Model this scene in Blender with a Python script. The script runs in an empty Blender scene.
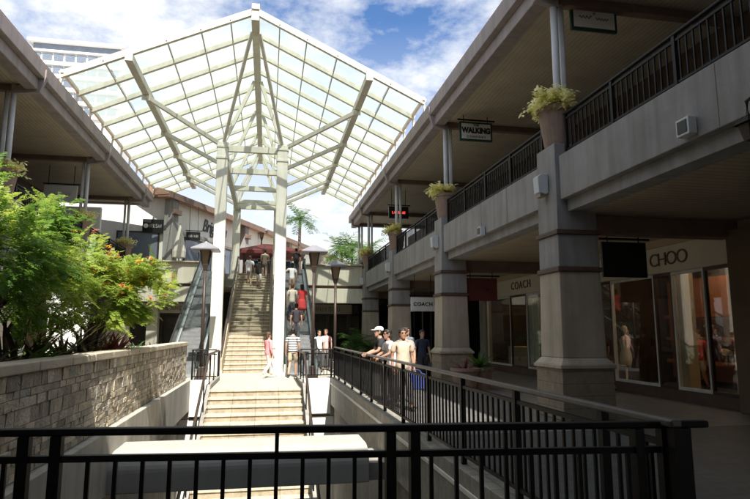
import bpy, bmesh, math, random
from mathutils import Vector, Matrix, noise
random.seed(7)
SC = bpy.context.scene
COL = SC.collection
R = math.radians

# ------------------------------------------------------------------ camera
cam_d = bpy.data.cameras.new('camera')
cam = bpy.data.objects.new('camera', cam_d); COL.objects.link(cam)
cam_d.sensor_width = 36.0; cam_d.lens = 27.36
cam_d.clip_start = 0.05; cam_d.clip_end = 3000
fx, fy = (267.0 - 375) / 570, (332.0 - 249.5) / 570
yc = Vector((fx, fy, 1)).normalized()
tp = math.atan2(yc.y, yc.z)
upv = Vector((0, -math.cos(tp), math.sin(tp)))
xc = yc.cross(upv)
rot = Matrix(((xc.x, -xc.y, -xc.z), (yc.x, -yc.y, -yc.z), (upv.x, -upv.y, -upv.z)))
cam.matrix_world = Matrix.Translation((0, 0, 1.6)) @ rot.to_4x4()
SC.camera = cam

# ------------------------------------------------------------------ sun and sky
SUN_X, SUN_Y = 0.10, -0.78            # horizontal travel per metre of height, towards the sun
sun_dir = Vector((SUN_X, SUN_Y, 1)).normalized()
sun_d = bpy.data.lights.new('sun', 'SUN'); sun_d.energy = 5.0; sun_d.angle = R(0.55); sun_d.color = (1, 0.955, 0.885)
sun = bpy.data.objects.new('sun', sun_d); COL.objects.link(sun)
sun.rotation_euler = sun_dir.to_track_quat('Z', 'Y').to_euler(); sun.location = sun_dir * 120

world = bpy.data.worlds.new('World'); SC.world = world; world.use_nodes = True
wn, wl = world.node_tree.nodes, world.node_tree.links
wn.clear()
wo = wn.new('ShaderNodeOutputWorld'); bg = wn.new('ShaderNodeBackground'); bg.inputs['Strength'].default_value = 0.04
sky = wn.new('ShaderNodeTexSky'); sky.sky_type = 'NISHITA'; sky.sun_disc = False
sky.sun_elevation = math.asin(sun_dir.z); sky.sun_rotation = math.atan2(sun_dir.x, sun_dir.y)
sky.air_density = 1.0; sky.dust_density = 0.6; sky.ozone_density = 1.6
wtc = wn.new('ShaderNodeTexCoord'); sep = wn.new('ShaderNodeSeparateXYZ')
wl.new(wtc.outputs['Generated'], sep.inputs[0])
def wmath(op, a, b=None):
    n = wn.new('ShaderNodeMath'); n.operation = op
    for i, v in enumerate((a, b)):
        if v is None: continue
        if isinstance(v, (int, float)): n.inputs[i].default_value = v
        else: wl.new(v, n.inputs[i])
    return n.outputs[0]
zz = wmath('ADD', wmath('MAXIMUM', sep.outputs['Z'], 0.0), 0.22)
cmb = wn.new('ShaderNodeCombineXYZ')
wl.new(wmath('DIVIDE', sep.outputs['X'], zz), cmb.inputs[0]); wl.new(wmath('DIVIDE', sep.outputs['Y'], zz), cmb.inputs[1])
cmb.inputs[2].default_value = 5.3
cn = wn.new('ShaderNodeTexNoise'); cn.inputs['Scale'].default_value = 2.1; cn.inputs['Detail'].default_value = 10; cn.inputs['Roughness'].default_value = 0.63
wl.new(cmb.outputs[0], cn.inputs['Vector'])
cr = wn.new('ShaderNodeValToRGB'); cr.color_ramp.elements[0].position = 0.39; cr.color_ramp.elements[1].position = 0.56
wl.new(cn.outputs['Fac'], cr.inputs[0])
lowr = wn.new('ShaderNodeMapRange'); lowr.inputs['From Min'].default_value = 0.50; lowr.inputs['From Max'].default_value = 0.10
wl.new(sep.outputs['Z'], lowr.inputs['Value'])          # the cloud deck closes towards the horizon
cover = wmath('MAXIMUM', cr.outputs['Color'], lowr.outputs[0])
cmix = wn.new('ShaderNodeMixRGB'); cmix.inputs[2].default_value = (13.6, 13.9, 14.3, 1)
skyg = wn.new('ShaderNodeMixRGB'); skyg.blend_type = 'MULTIPLY'; skyg.inputs[0].default_value = 1; skyg.inputs[2].default_value = (1.45, 1.95, 2.5, 1)
wl.new(sky.outputs[0], skyg.inputs[1])
wl.new(cover, cmix.inputs[0]); wl.new(skyg.outputs[0], cmix.inputs[1])
wl.new(cmix.outputs[0], bg.inputs['Color']); wl.new(bg.outputs[0], wo.inputs[0])

SC.view_settings.view_transform = 'Standard'; SC.view_settings.look = 'None'
SC.view_settings.exposure = 1.0; SC.view_settings.gamma = 1.0; SC.view_settings.use_curve_mapping = False
SC.cycles.max_bounces = 10; SC.cycles.diffuse_bounces = 5; SC.cycles.transparent_max_bounces = 16

# ------------------------------------------------------------------ materials
def mat(name, color, rough=0.7, var=0.15, scale=3.0, bump=0.0, bscale=40.0, metal=0.0, spec=0.4, stretch=None, streak=0.0):
    m = bpy.data.materials.new(name); m.use_nodes = True
    n, l = m.node_tree.nodes, m.node_tree.links
    b = n['Principled BSDF']; b.inputs['Roughness'].default_value = rough; b.inputs['Metallic'].default_value = metal
    b.inputs['Specular IOR Level'].default_value = spec
    tc = n.new('ShaderNodeTexCoord'); mp = n.new('ShaderNodeMapping'); l.new(tc.outputs['Object'], mp.inputs[0])
    if stretch: mp.inputs['Scale'].default_value = stretch
    nz = n.new('ShaderNodeTexNoise'); nz.inputs['Scale'].default_value = scale; nz.inputs['Detail'].default_value = 6; nz.inputs['Roughness'].default_value = 0.65
    l.new(mp.outputs[0], nz.inputs['Vector'])
    rp = n.new('ShaderNodeValToRGB')
    lo = [max(0, c * (1 - var)) for c in color]; hi = [min(1, c * (1 + var)) for c in color]
    rp.color_ramp.elements[0].position = 0.3; rp.color_ramp.elements[1].position = 0.7
    rp.color_ramp.elements[0].color = (*lo, 1); rp.color_ramp.elements[1].color = (*hi, 1)
    l.new(nz.outputs['Fac'], rp.inputs[0]); l.new(rp.outputs[0], b.inputs['Base Color'])
    if streak:
        st = n.new('ShaderNodeTexNoise'); st.inputs['Scale'].default_value = 5; st.inputs['Detail'].default_value = 4
        m2 = n.new('ShaderNodeMapping'); m2.inputs['Scale'].default_value = (1, 1, 0.08); l.new(tc.outputs['Object'], m2.inputs[0]); l.new(m2.outputs[0], st.inputs['Vector'])
        r2 = n.new('ShaderNodeValToRGB'); r2.color_ramp.elements[0].position = 0.35; r2.color_ramp.elements[1].position = 0.6
        r2.color_ramp.elements[0].color = (1 - streak, 1 - streak, 1 - streak * 1.15, 1)
        l.new(st.outputs['Fac'], r2.inputs[0])
        mx = n.new('ShaderNodeMixRGB'); mx.blend_type = 'MULTIPLY'; mx.inputs[0].default_value = 1
        l.new(rp.outputs[0], mx.inputs[1]); l.new(r2.outputs[0], mx.inputs[2]); l.new(mx.outputs[0], b.inputs['Base Color'])
    if bump:
        n2 = n.new('ShaderNodeTexNoise'); n2.inputs['Scale'].default_value = bscale; n2.inputs['Detail'].default_value = 4
        l.new(tc.outputs['Object'], n2.inputs['Vector'])
        bp = n.new('ShaderNodeBump'); bp.inputs['Strength'].default_value = bump; bp.inputs['Distance'].default_value = 0.02
        l.new(n2.outputs['Fac'], bp.inputs['Height']); l.new(bp.outputs[0], b.inputs['Normal'])
    return m

def brick_mat(name, c1, c2, mortar, bw, bh, axes, msize=0.02, rough=0.8, bump=0.6, offset=0.5, noise_amt=0.35, squash=1.0):
    """tiles / blocks laid out on two object axes"""
    m = bpy.data.materials.new(name); m.use_nodes = True
    n, l = m.node_tree.nodes, m.node_tree.links
    b = n['Principled BSDF']; b.inputs['Roughness'].default_value = rough
    tc = n.new('ShaderNodeTexCoord'); sp = n.new('ShaderNodeSeparateXYZ'); l.new(tc.outputs['Object'], sp.inputs[0])
    cb = n.new('ShaderNodeCombineXYZ'); l.new(sp.outputs[axes[0]], cb.inputs[0]); l.new(sp.outputs[axes[1]], cb.inputs[1])
    br = n.new('ShaderNodeTexBrick'); br.offset = offset; br.squash = squash; br.squash_frequency = 3
    br.inputs['Scale'].default_value = 1; br.inputs['Brick Width'].default_value = bw; br.inputs['Row Height'].default_value = bh
    br.inputs['Mortar Size'].default_value = msize; br.inputs['Mortar Smooth'].default_value = 0.3; br.inputs['Bias'].default_value = 0
    br.inputs['Color1'].default_value = (*c1, 1); br.inputs['Color2'].default_value = (*c2, 1); br.inputs['Mortar'].default_value = (*mortar, 1)
    l.new(cb.outputs[0], br.inputs['Vector'])
    nz = n.new('ShaderNodeTexNoise'); nz.inputs['Scale'].default_value = 7; nz.inputs['Detail'].default_value = 8; nz.inputs['Roughness'].default_value = 0.7
    l.new(tc.outputs['Object'], nz.inputs['Vector'])
    rp = n.new('ShaderNodeValToRGB'); v = noise_amt
    rp.color_ramp.elements[0].position = 0.3; rp.color_ramp.elements[0].color = (1 - v, 1 - v, 1 - v * 1.1, 1)
    rp.color_ramp.elements[1].position = 0.7; rp.color_ramp.elements[1].color = (1 + v * .4, 1 + v * .4, 1 + v * .3, 1)
    l.new(nz.outputs['Fac'], rp.inputs[0])
    mx = n.new('ShaderNodeMixRGB'); mx.blend_type = 'MULTIPLY'; mx.inputs[0].default_value = 1
    l.new(br.outputs['Color'], mx.inputs[1]); l.new(rp.outputs[0], mx.inputs[2]); l.new(mx.outputs[0], b.inputs['Base Color'])
    if bump:
        n2 = n.new('ShaderNodeTexNoise'); n2.inputs['Scale'].default_value = 14; n2.inputs['Detail'].default_value = 5
        l.new(tc.outputs['Object'], n2.inputs['Vector'])
        ad = n.new('ShaderNodeMath'); ad.operation = 'MULTIPLY_ADD'; ad.inputs[1].default_value = -1.0
        l.new(br.outputs['Fac'], ad.inputs[0]); l.new(n2.outputs['Fac'], ad.inputs[2])
        bp = n.new('ShaderNodeBump'); bp.inputs['Strength'].default_value = bump; bp.inputs['Distance'].default_value = 0.025
        l.new(ad.outputs[0], bp.inputs['Height']); l.new(bp.outputs[0], b.inputs['Normal'])
    return m

def slat_mat(name, color, axis, period, rough=0.7, depth=0.4):
    """boarded soffit: narrow grooves across one object axis"""
    m = mat(name, color, rough, 0.12, 1.5)
    n, l = m.node_tree.nodes, m.node_tree.links
    b = n['Principled BSDF']; tc = n.new('ShaderNodeTexCoord'); sp = n.new('ShaderNodeSeparateXYZ'); l.new(tc.outputs['Object'], sp.inputs[0])
    d = n.new('ShaderNodeMath'); d.operation = 'DIVIDE'; l.new(sp.outputs[axis], d.inputs[0]); d.inputs[1].default_value = period
    f = n.new('ShaderNodeMath'); f.operation = 'FRACT'; l.new(d.outputs[0], f.inputs[0])
    g = n.new('ShaderNodeValToRGB'); e = g.color_ramp.elements
    e[0].position = 0.0; e[0].color = (1 - depth, 1 - depth, 1 - depth, 1); e[1].position = 0.22; e[1].color = (1, 1, 1, 1)
    l.new(f.outputs[0], g.inputs[0])
    src = b.inputs['Base Color'].links[0].from_socket
    mx = n.new('ShaderNodeMixRGB'); mx.blend_type = 'MULTIPLY'; mx.inputs[0].default_value = 1
    l.new(src, mx.inputs[1]); l.new(g.outputs[0], mx.inputs[2]); l.new(mx.outputs[0], b.inputs['Base Color'])
    bp = n.new('ShaderNodeBump'); bp.inputs['Strength'].default_value = 0.8; bp.inputs['Distance'].default_value = 0.02
    l.new(g.outputs[0], bp.inputs['Height']); l.new(bp.outputs[0], b.inputs['Normal'])
    return m

def glass_mat(name, tint, opacity=0.15):
    m = bpy.data.materials.new(name); m.use_nodes = True
    n, l = m.node_tree.nodes, m.node_tree.links; n.clear()
    o = n.new('ShaderNodeOutputMaterial'); t = n.new('ShaderNodeBsdfTransparent'); t.inputs[0].default_value = (*tint, 1)
    g = n.new('ShaderNodeBsdfGlossy'); g.inputs['Roughness'].default_value = 0.02
    fr = n.new('ShaderNodeFresnel'); fr.inputs[0].default_value = 1.55
    ad = n.new('ShaderNodeMath'); ad.operation = 'ADD'; ad.use_clamp = True; ad.inputs[1].default_value = opacity
    ge = n.new('ShaderNodeNewGeometry'); iv = n.new('ShaderNodeMath'); iv.operation = 'SUBTRACT'; iv.inputs[0].default_value = 1; l.new(ge.outputs['Backfacing'], iv.inputs[1])
    mu = n.new('ShaderNodeMath'); mu.operation = 'MULTIPLY'; l.new(fr.outputs[0], mu.inputs[0]); l.new(iv.outputs[0], mu.inputs[1]); l.new(mu.outputs[0], ad.inputs[0])
    nz = n.new('ShaderNodeTexNoise'); nz.inputs['Scale'].default_value = 0.7; bp = n.new('ShaderNodeBump'); bp.inputs['Strength'].default_value = 0.05
    l.new(nz.outputs['Fac'], bp.inputs['Height']); l.new(bp.outputs[0], g.inputs['Normal'])
    mx = n.new('ShaderNodeMixShader'); l.new(ad.outputs[0], mx.inputs[0]); l.new(t.outputs[0], mx.inputs[1]); l.new(g.outputs[0], mx.inputs[2])
    l.new(mx.outputs[0], o.inputs[0]); return m

def frosted_mat(name, tint, clear=0.5):
    m = bpy.data.materials.new(name); m.use_nodes = True
    n, l = m.node_tree.nodes, m.node_tree.links; n.clear()
    o = n.new('ShaderNodeOutputMaterial'); t = n.new('ShaderNodeBsdfTransparent'); t.inputs[0].default_value = (*tint, 1)
    d = n.new('ShaderNodeBsdfTranslucent')
    tc = n.new('ShaderNodeTexCoord'); nz = n.new('ShaderNodeTexNoise'); nz.inputs['Scale'].default_value = 1.3; nz.inputs['Detail'].default_value = 6
    l.new(tc.outputs['Object'], nz.inputs['Vector'])
    rp = n.new('ShaderNodeValToRGB'); rp.color_ramp.elements[0].color = (tint[0] * .72, tint[1] * .74, tint[2] * .7, 1); rp.color_ramp.elements[1].color = (*tint, 1)
    l.new(nz.outputs['Fac'], rp.inputs[0]); l.new(rp.outputs[0], d.inputs[0])
    df = n.new('ShaderNodeBsdfDiffuse'); l.new(rp.outputs[0], df.inputs[0])
    m1 = n.new('ShaderNodeMixShader'); m1.inputs[0].default_value = 0.35; l.new(d.outputs[0], m1.inputs[1]); l.new(df.outputs[0], m1.inputs[2])
    m2 = n.new('ShaderNodeMixShader'); m2.inputs[0].default_value = clear; l.new(m1.outputs[0], m2.inputs[1]); l.new(t.outputs[0], m2.inputs[2])
    l.new(m2.outputs[0], o.inputs[0]); return m

def leaf_mat(name, c1, c2, scale=2.5, trans=0.45):
    m = bpy.data.materials.new(name); m.use_nodes = True
    n, l = m.node_tree.nodes, m.node_tree.links
    b = n['Principled BSDF']; o = n['Material Output']; b.inputs['Roughness'].default_value = 0.5
    tc = n.new('ShaderNodeTexCoord'); nz = n.new('ShaderNodeTexNoise'); nz.inputs['Scale'].default_value = scale; nz.inputs['Detail'].default_value = 5
    l.new(tc.outputs['Object'], nz.inputs['Vector'])
    rp = n.new('ShaderNodeValToRGB'); rp.color_ramp.elements[0].position = 0.35; rp.color_ramp.elements[1].position = 0.65
    rp.color_ramp.elements[0].color = (*c1, 1); rp.color_ramp.elements[1].color = (*c2, 1)
    l.new(nz.outputs['Fac'], rp.inputs[0]); l.new(rp.outputs[0], b.inputs['Base Color'])
    t = n.new('ShaderNodeBsdfTranslucent')
    hs = n.new('ShaderNodeHueSaturation'); hs.inputs['Value'].default_value = 1.6; hs.inputs['Hue'].default_value = 0.485; l.new(rp.outputs[0], hs.inputs['Color']); l.new(hs.outputs[0], t.inputs[0])
    mx = n.new('ShaderNodeMixShader'); mx.inputs[0].default_value = trans; l.new(b.outputs[0], mx.inputs[1]); l.new(t.outputs[0], mx.inputs[2])
    l.new(mx.outputs[0], o.inputs[0]); return m

def glow_mat(name, color, strength):
    m = bpy.data.materials.new(name); m.use_nodes = True
    b = m.node_tree.nodes['Principled BSDF']; b.inputs['Base Color'].default_value = (*color, 1)
    b.inputs['Emission Color'].default_value = (*color, 1); b.inputs['Emission Strength'].default_value = strength
    return m

M = dict(
    stucco=mat('stucco', (.305, .292, .278), .9, .14, 1.2, .3, 60, streak=.22),
    stucco_warm=mat('stucco_warm', (.45, .39, .30), .9, .14, 1.2, .3, 60, streak=.2),
    cream=mat('cream_paint', (.68, .63, .52), .85, .08, 1.0, .2, 50, streak=.10),
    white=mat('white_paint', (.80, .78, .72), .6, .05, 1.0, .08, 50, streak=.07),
    canopy=mat('canopy_paint', (.62, .60, .50), .5, .08, 2.0, streak=.14),
    mauve=mat('mauve_fascia', (.31, .265, .255), .65, .12, 1.5, .05, streak=.18),
    brown=mat('brown_band', (.105, .065, .05), .6, .2, 4),
    rust=mat('rust_beam', (.19, .125, .095), .7, .15, 3),
    steel=mat('grey_steel', (.58, .58, .58), .45, .08, 3, spec=.5, streak=.12),
    black=mat('black_iron', (.008, .0078, .0078), .5, .35, 6, spec=.22),
    railtop=mat('grey_rail', (.10, .088, .082), .42, .35, 9, spec=.6, stretch=(1, 1, 1)),  # mottled grey, lighter than the black iron
    bronze=mat('bronze', (.06, .043, .034), .45, .25, 5, metal=.3),
    hat=mat('lamp_hat', (.20, .195, .215), .45, .12, 4, spec=.5),
    soffit=slat_mat('boarded_soffit', (.46, .39, .29), 'X', .13),
    soffit_low=slat_mat('boarded_ceiling', (.44, .36, .25), 'Y', .16),
    stone=None,
    basestone=brick_mat('base_stone', (.32, .265, .19), (.27, .225, .16), (.15, .125, .095), .45, .22, 'YZ', .006, .8, .35, .5, .3),
    tile=brick_mat('corridor_tile', (.19, .18, .175), (.145, .138, .138), (.06, .058, .055), .4, .4, 'XY', .006, .42, .12, .0, .35),
    plaza=brick_mat('plaza_stone', (.52, .475, .40), (.46, .415, .345), (.28, .25, .2), .6, .6, 'XY', .005, .65, .12, .0, .22),
    curb=brick_mat('curb_tile', (.34, .32, .28), (.26, .245, .22), (.13, .12, .1), .3, .3, 'XY', .007, .6, .15, .0, .4),
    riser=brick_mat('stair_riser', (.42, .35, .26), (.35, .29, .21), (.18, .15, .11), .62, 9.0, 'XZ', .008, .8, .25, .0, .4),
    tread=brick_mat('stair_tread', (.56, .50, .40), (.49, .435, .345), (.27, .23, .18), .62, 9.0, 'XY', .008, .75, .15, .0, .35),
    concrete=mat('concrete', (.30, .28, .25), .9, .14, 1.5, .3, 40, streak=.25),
    beamgrey=mat('beam_paint', (.40, .385, .34), .8, .06, 1.2, .1, 40, streak=.08),
    polepaint=mat('pole_paint', (.70, .67, .57), .55, .08, 1.4, .06, 40, streak=.16),
    ledge=mat('ledge_paint', (.46, .43, .37), .8, .12, 1.2, .1, 40, streak=.2),
    coping=mat('wall_coping', (.52, .45, .34), .85, .15, 3, .3, 40),
    terracotta=mat('terracotta', (.29, .20, .155), .8, .15, 5, .15, 40, streak=.12),
    soil=mat('soil', (.06, .042, .03), 1, .4, 9, .8, 20),
    bark=mat('bark', (.10, .075, .055), .9, .35, 9, .7, 30, stretch=(1, 1, .3)),
    glass=glass_mat('shop_glass', (.84, .87, .85), .02),
    esc_glass=glass_mat('balustrade_glass', (.72, .80, .79), .05),
    frost=frosted_mat('canopy_glass', (.74, .81, .77), .48),
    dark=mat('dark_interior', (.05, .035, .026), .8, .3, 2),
    shelfwood=mat('shelf_wood', (.33, .12, .045), .5, .25, 3, stretch=(1, 6, 1)),
    tan=mat('tan_panel', (.42, .33, .22), .7, .08, 2),
    ochre=mat('ochre_pilaster', (.14, .10, .055), .75, .12, 2, .1),
    signband=mat('sign_band', (.56, .50, .40), .75, .05, 1.5),
    curtain=mat('pale_curtain', (.52, .58, .56), .9, .12, 3, stretch=(1, 8, .2)),
    signwhite=mat('sign_white', (.72, .71, .67), .6, .04, 2),
    signgreen=mat('sign_green', (.015, .05, .032), .5, .1, 3),
    signblack=mat('sign_black', (.012, .012, .013), .35, .15, 3),
    signred=mat('sign_maroon', (.15, .038, .032), .5, .12, 3),
    letter=mat('letter_black', (.02, .018, .017), .4, .1, 3),
    letterwhite=mat('letter_white', (.75, .74, .7), .5, .05, 3),
    ledred=glow_mat('led_red', (.9, .06, .05), 1.6),
    lampglass=mat('lantern_glass', (.22, .15, .09), .3, .2, 5, spec=.6),
    awning=mat('red_awning', (.15, .036, .03), .85, .15, 3, .1, 60),
    rooftile=mat('roof_tile', (.28, .17, .12), .8, .2, 6, .4, 30),
    eave=mat('eave_wood', (.42, .24, .15), .7, .15, 2, stretch=(1, 1, 1)),
    tower=mat('tower_white', (.80, .79, .77), .7, .03, .05),
    towerwin=mat('tower_window', (.16, .19, .24), .2, .15, .4, spec=.7),
    umbrella=mat('canvas', (.62, .58, .5), .9, .08, 3, .15, 60),
    stepmetal=mat('escalator_step', (.26, .265, .265), .45, .2, 8, metal=.6),
    skirt=mat('escalator_skirt', (.42, .44, .43), .35, .1, 4, metal=.5),
    rubber=mat('rubber', (.02, .02, .02), .6, .2, 8),
    fernleaf=leaf_mat('feathery_leaf', (.06, .15, .022), (.16, .28, .045), 1.3, .5),
    limeleaf=leaf_mat('lime_leaf', (.16, .26, .035), (.36, .44, .085), 1.5, .5),
    varleaf=leaf_mat('variegated_leaf', (.52, .53, .17), (.86, .83, .50), 8, .45),
    palmleaf=leaf_mat('palm_leaf', (.04, .10, .02), (.10, .19, .035), 3, .35),
    darkleaf=leaf_mat('bromeliad_leaf', (.025, .05, .018), (.10, .045, .03), 5, .25),
    redleaf=leaf_mat('ti_leaf', (.12, .02, .025), (.22, .035, .03), 6, .3),
    coverleaf=leaf_mat('cover_leaf', (.03, .085, .012), (.07, .15, .025), 6, .35),
    flower=leaf_mat('orange_flower', (.55, .16, .06), (.66, .26, .09), 6, .4),
    yellowflower=leaf_mat('yellow_flower', (.8, .5, .03), (.85, .62, .06), 6, .4),
    silver=mat('sconce_metal', (.56, .58, .58), .45, .06, 4, spec=.5),
    skin=mat('skin', (.46, .27, .18), .55, .06, 8), skin_tan=mat('skin_tan', (.34, .19, .12), .55, .06, 8),
    hair=mat('hair_black', (.018, .014, .012), .55, .3, 20), hairbrown=mat('hair_brown', (.09, .05, .03), .55, .3, 20),
    eye=mat('eye_dark', (.02, .015, .012), .25, .1, 5), lip=mat('lip', (.36, .15, .12), .5, .05, 5),
    shoe=mat('shoe_dark', (.035, .03, .028), .5, .2, 9), shoelight=mat('shoe_light', (.6, .58, .55), .6, .1, 9),
)
def stone_mat():
    m = mat('split_stone', (.49, .445, .365), .92, .30, 9, .9, 26); n, l = m.node_tree.nodes, m.node_tree.links
    b = n['Principled BSDF']; g = n.new('ShaderNodeNewGeometry'); rp = n.new('ShaderNodeValToRGB'); rp.color_ramp.interpolation = 'LINEAR'
    e = rp.color_ramp.elements; e[0].color = (.62, .58, .55, 1); e[1].color = (1.3, 1.28, 1.22, 1)
    for p, c in ((.3, (.95, .90, .82)), (.55, (.80, .82, .84)), (.75, (1.15, 1.05, .90))): x = e.new(p); x.color = (*c, 1)
    l.new(g.outputs['Random Per Island'], rp.inputs[0]); src = b.inputs['Base Color'].links[0].from_socket
    mx = n.new('ShaderNodeMixRGB'); mx.blend_type = 'MULTIPLY'; mx.inputs[0].default_value = 1; l.new(src, mx.inputs[1]); l.new(rp.outputs[0], mx.inputs[2]); l.new(mx.outputs[0], b.inputs['Base Color'])
    return m
M['stone'] = stone_mat()
CLOTH = {}
def cloth(c):
    k = tuple(c)
    if k not in CLOTH: CLOTH[k] = mat('fabric', c, .9, .12, 7, .22, 14)
    return CLOTH[k]
def striped_cloth(name, a, b, period):
    m = mat(name, a, .9, .03, 9); n, l = m.node_tree.nodes, m.node_tree.links
    tc = n.new('ShaderNodeTexCoord'); sp = n.new('ShaderNodeSeparateXYZ'); l.new(tc.outputs['Object'], sp.inputs[0])
    d = n.new('ShaderNodeMath'); d.operation = 'DIVIDE'; d.inputs[1].default_value = period; l.new(sp.outputs['Z'], d.inputs[0])
    f = n.new('ShaderNodeMath'); f.operation = 'FRACT'; l.new(d.outputs[0], f.inputs[0])
    g = n.new('ShaderNodeMath'); g.operation = 'GREATER_THAN'; g.inputs[1].default_value = .58; l.new(f.outputs[0], g.inputs[0])
    mx = n.new('ShaderNodeMixRGB'); mx.inputs[1].default_value = (*a, 1); mx.inputs[2].default_value = (*b, 1); l.new(g.outputs[0], mx.inputs[0])
    l.new(mx.outputs[0], n['Principled BSDF'].inputs['Base Color']); return m

# ------------------------------------------------------------------ object helpers
def thing(name, label, cat, loc=(0, 0, 0), rotz=0, group=None):
    o = bpy.data.objects.new(name, None); COL.objects.link(o); o.empty_display_size = .2
    o.location = loc; o.rotation_euler = (0, 0, rotz); o['label'] = label; o['category'] = cat
    if group: o['group'] = group
    return o
def copy_tree(o, parent=None):
    c = o.copy(); COL.objects.link(c)
    if parent: c.parent = parent
    for ch in list(o.children): copy_tree(ch, c)
    return c
def relabel(o, label, loc, rotz=0):
    o['label'] = label; o.location = loc; o.rotation_euler = (0, 0, rotz); return o

class MB:
    def __init__(s): s.v, s.f = [], []
    def add(s, vs, fs):
        k = len(s.v); s.v += [tuple(v) for v in vs]; s.f += [tuple(i + k for i in f) for f in fs]; return s
    def box(s, x0, x1, y0, y1, z0, z1):
        return s.add([(x0, y0, z0), (x1, y0, z0), (x1, y1, z0), (x0, y1, z0), (x0, y0, z1), (x1, y0, z1), (x1, y1, z1), (x0, y1, z1)],
                     [(3, 2, 1, 0), (4, 5, 6, 7), (0, 1, 5, 4), (1, 2, 6, 5), (2, 3, 7, 6), (3, 0, 4, 7)])
    def frustum(s, cx, cy, z0, z1, ax, ay, bx, by):
        return s.add([(cx - ax, cy - ay, z0), (cx + ax, cy - ay, z0), (cx + ax, cy + ay, z0), (cx - ax, cy + ay, z0),
                      (cx - bx, cy - by, z1), (cx + bx, cy - by, z1), (cx + bx, cy + by, z1), (cx - bx, cy + by, z1)],
                     [(3, 2, 1, 0), (4, 5, 6, 7), (0, 1, 5, 4), (1, 2, 6, 5), (2, 3, 7, 6), (3, 0, 4, 7)])
    def bar(s, p, q, w, h, up=(0, 0, 1)):
        p, q = Vector(p), Vector(q); d = (q - p).normalized(); up = Vector(up)
        if abs(d.dot(up)) > .99: up = Vector((0, 1, 0))
        a = d.cross(up).normalized() * w / 2; b = a.cross(d).normalized() * h / 2
        vs = [e + x + y for e in (p, q) for x, y in ((-a, -b), (a, -b), (a, b), (-a, b))]
        return s.add(vs, [(0, 1, 2, 3), (7, 6, 5, 4), (0, 4, 5, 1), (1, 5, 6, 2), (2, 6, 7, 3), (3, 7, 4, 0)])
    def tube(s, pts, r, n=10, cap=True):
        pts = [Vector(p) for p in pts]; rs = r if isinstance(r, (list, tuple)) else [r] * len(pts)
        k = len(s.v); ref = Vector((0, 0, 1))
        for i, p in enumerate(pts):
            d = (pts[min(i + 1, len(pts) - 1)] - pts[max(i - 1, 0)]).normalized()
            rr = ref if abs(d.dot(ref)) < .95 else Vector((1, 0, 0))
            a = d.cross(rr).normalized(); b = d.cross(a)
            for j in range(n):
                t = 2 * math.pi * j / n; s.v.append(tuple(p + (a * math.cos(t) + b * math.sin(t)) * rs[i]))
        for i in range(len(pts) - 1):
            for j in range(n):
                s.f.append((k + i * n + j, k + i * n + (j + 1) % n, k + (i + 1) * n + (j + 1) % n, k + (i + 1) * n + j))
        if cap: s.f.append(tuple(k + j for j in reversed(range(n)))); s.f.append(tuple(k + (len(pts) - 1) * n + j for j in range(n)))
        return s
    def lathe(s, prof, c=(0, 0, 0), n=20, rot=0.0):
        k = len(s.v)
        for r, z in prof:
            for j in range(n):
                t = 2 * math.pi * j / n + rot; s.v.append((c[0] + r * math.cos(t), c[1] + r * math.sin(t), c[2] + z))
        for i in range(len(prof) - 1):
            for j in range(n):
                s.f.append((k + i * n + j, k + i * n + (j + 1) % n, k + (i + 1) * n + (j + 1) % n, k + (i + 1) * n + j))
        s.f.append(tuple(k + j for j in reversed(range(n)))); s.f.append(tuple(k + (len(prof) - 1) * n + j for j in range(n)))
        return s
    def ellipsoid(s, c, rx, ry, rz, n=12, m=8, R3=None):
        k = len(s.v)
        for i in range(m + 1):
            ph = math.pi * i / m
            for j in range(n):
                t = 2 * math.pi * j / n
                v = Vector((rx * math.sin(ph) * math.cos(t), ry * math.sin(ph) * math.sin(t), rz * math.cos(ph)))
                if R3: v = R3 @ v
                s.v.append((c[0] + v.x, c[1] + v.y, c[2] + v.z))
        for i in range(m):
            for j in range(n):
                s.f.append((k + i * n + j, k + (i + 1) * n + j, k + (i + 1) * n + (j + 1) % n, k + i * n + (j + 1) % n))
        return s
    def prism(s, poly, axis, a, b):
        """poly in the two other axes, extruded along axis ('X','Y' or 'Z') from a to b"""
        def pt(u, v, w): return {'X': (w, u, v), 'Y': (u, w, v), 'Z': (u, v, w)}[axis]
        n = len(poly); vs = [pt(u, v, a) for u, v in poly] + [pt(u, v, b) for u, v in poly]
        return s.add(vs, [tuple(reversed(range(n))), tuple(range(n, 2 * n))] + [(i, (i + 1) % n, n + (i + 1) % n, n + i) for i in range(n)])
    def build(s, name, m, parent=None, rel=True, bevel=0, smooth=False, label=None, kind=None):
        """vertices are in world space unless rel is False; parent must be unrotated when rel is True"""
        off = Vector((0, 0, 0))
        if parent is not None and rel:
            p = parent
            while p is not None: off = off + Vector(p.location); p = p.parent
        me = bpy.data.meshes.new(name); me.from_pydata([(x - off.x, y - off.y, z - off.z) for x, y, z in s.v], [], s.f)
        bm = bmesh.new(); bm.from_mesh(me); bmesh.ops.recalc_face_normals(bm, faces=bm.faces); bm.to_mesh(me); bm.free()
        me.materials.append(m); o = bpy.data.objects.new(name, me); COL.objects.link(o)
        if smooth:
            for p in me.polygons: p.use_smooth = True
        if bevel:
            b = o.modifiers.new('bevel', 'BEVEL'); b.width = bevel; b.segments = 2; b.limit_method = 'ANGLE'; b.angle_limit = R(40)
        if parent is not None: o.parent = parent
        if label: o['label'] = label
        if kind: o['kind'] = kind
        return o
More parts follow.
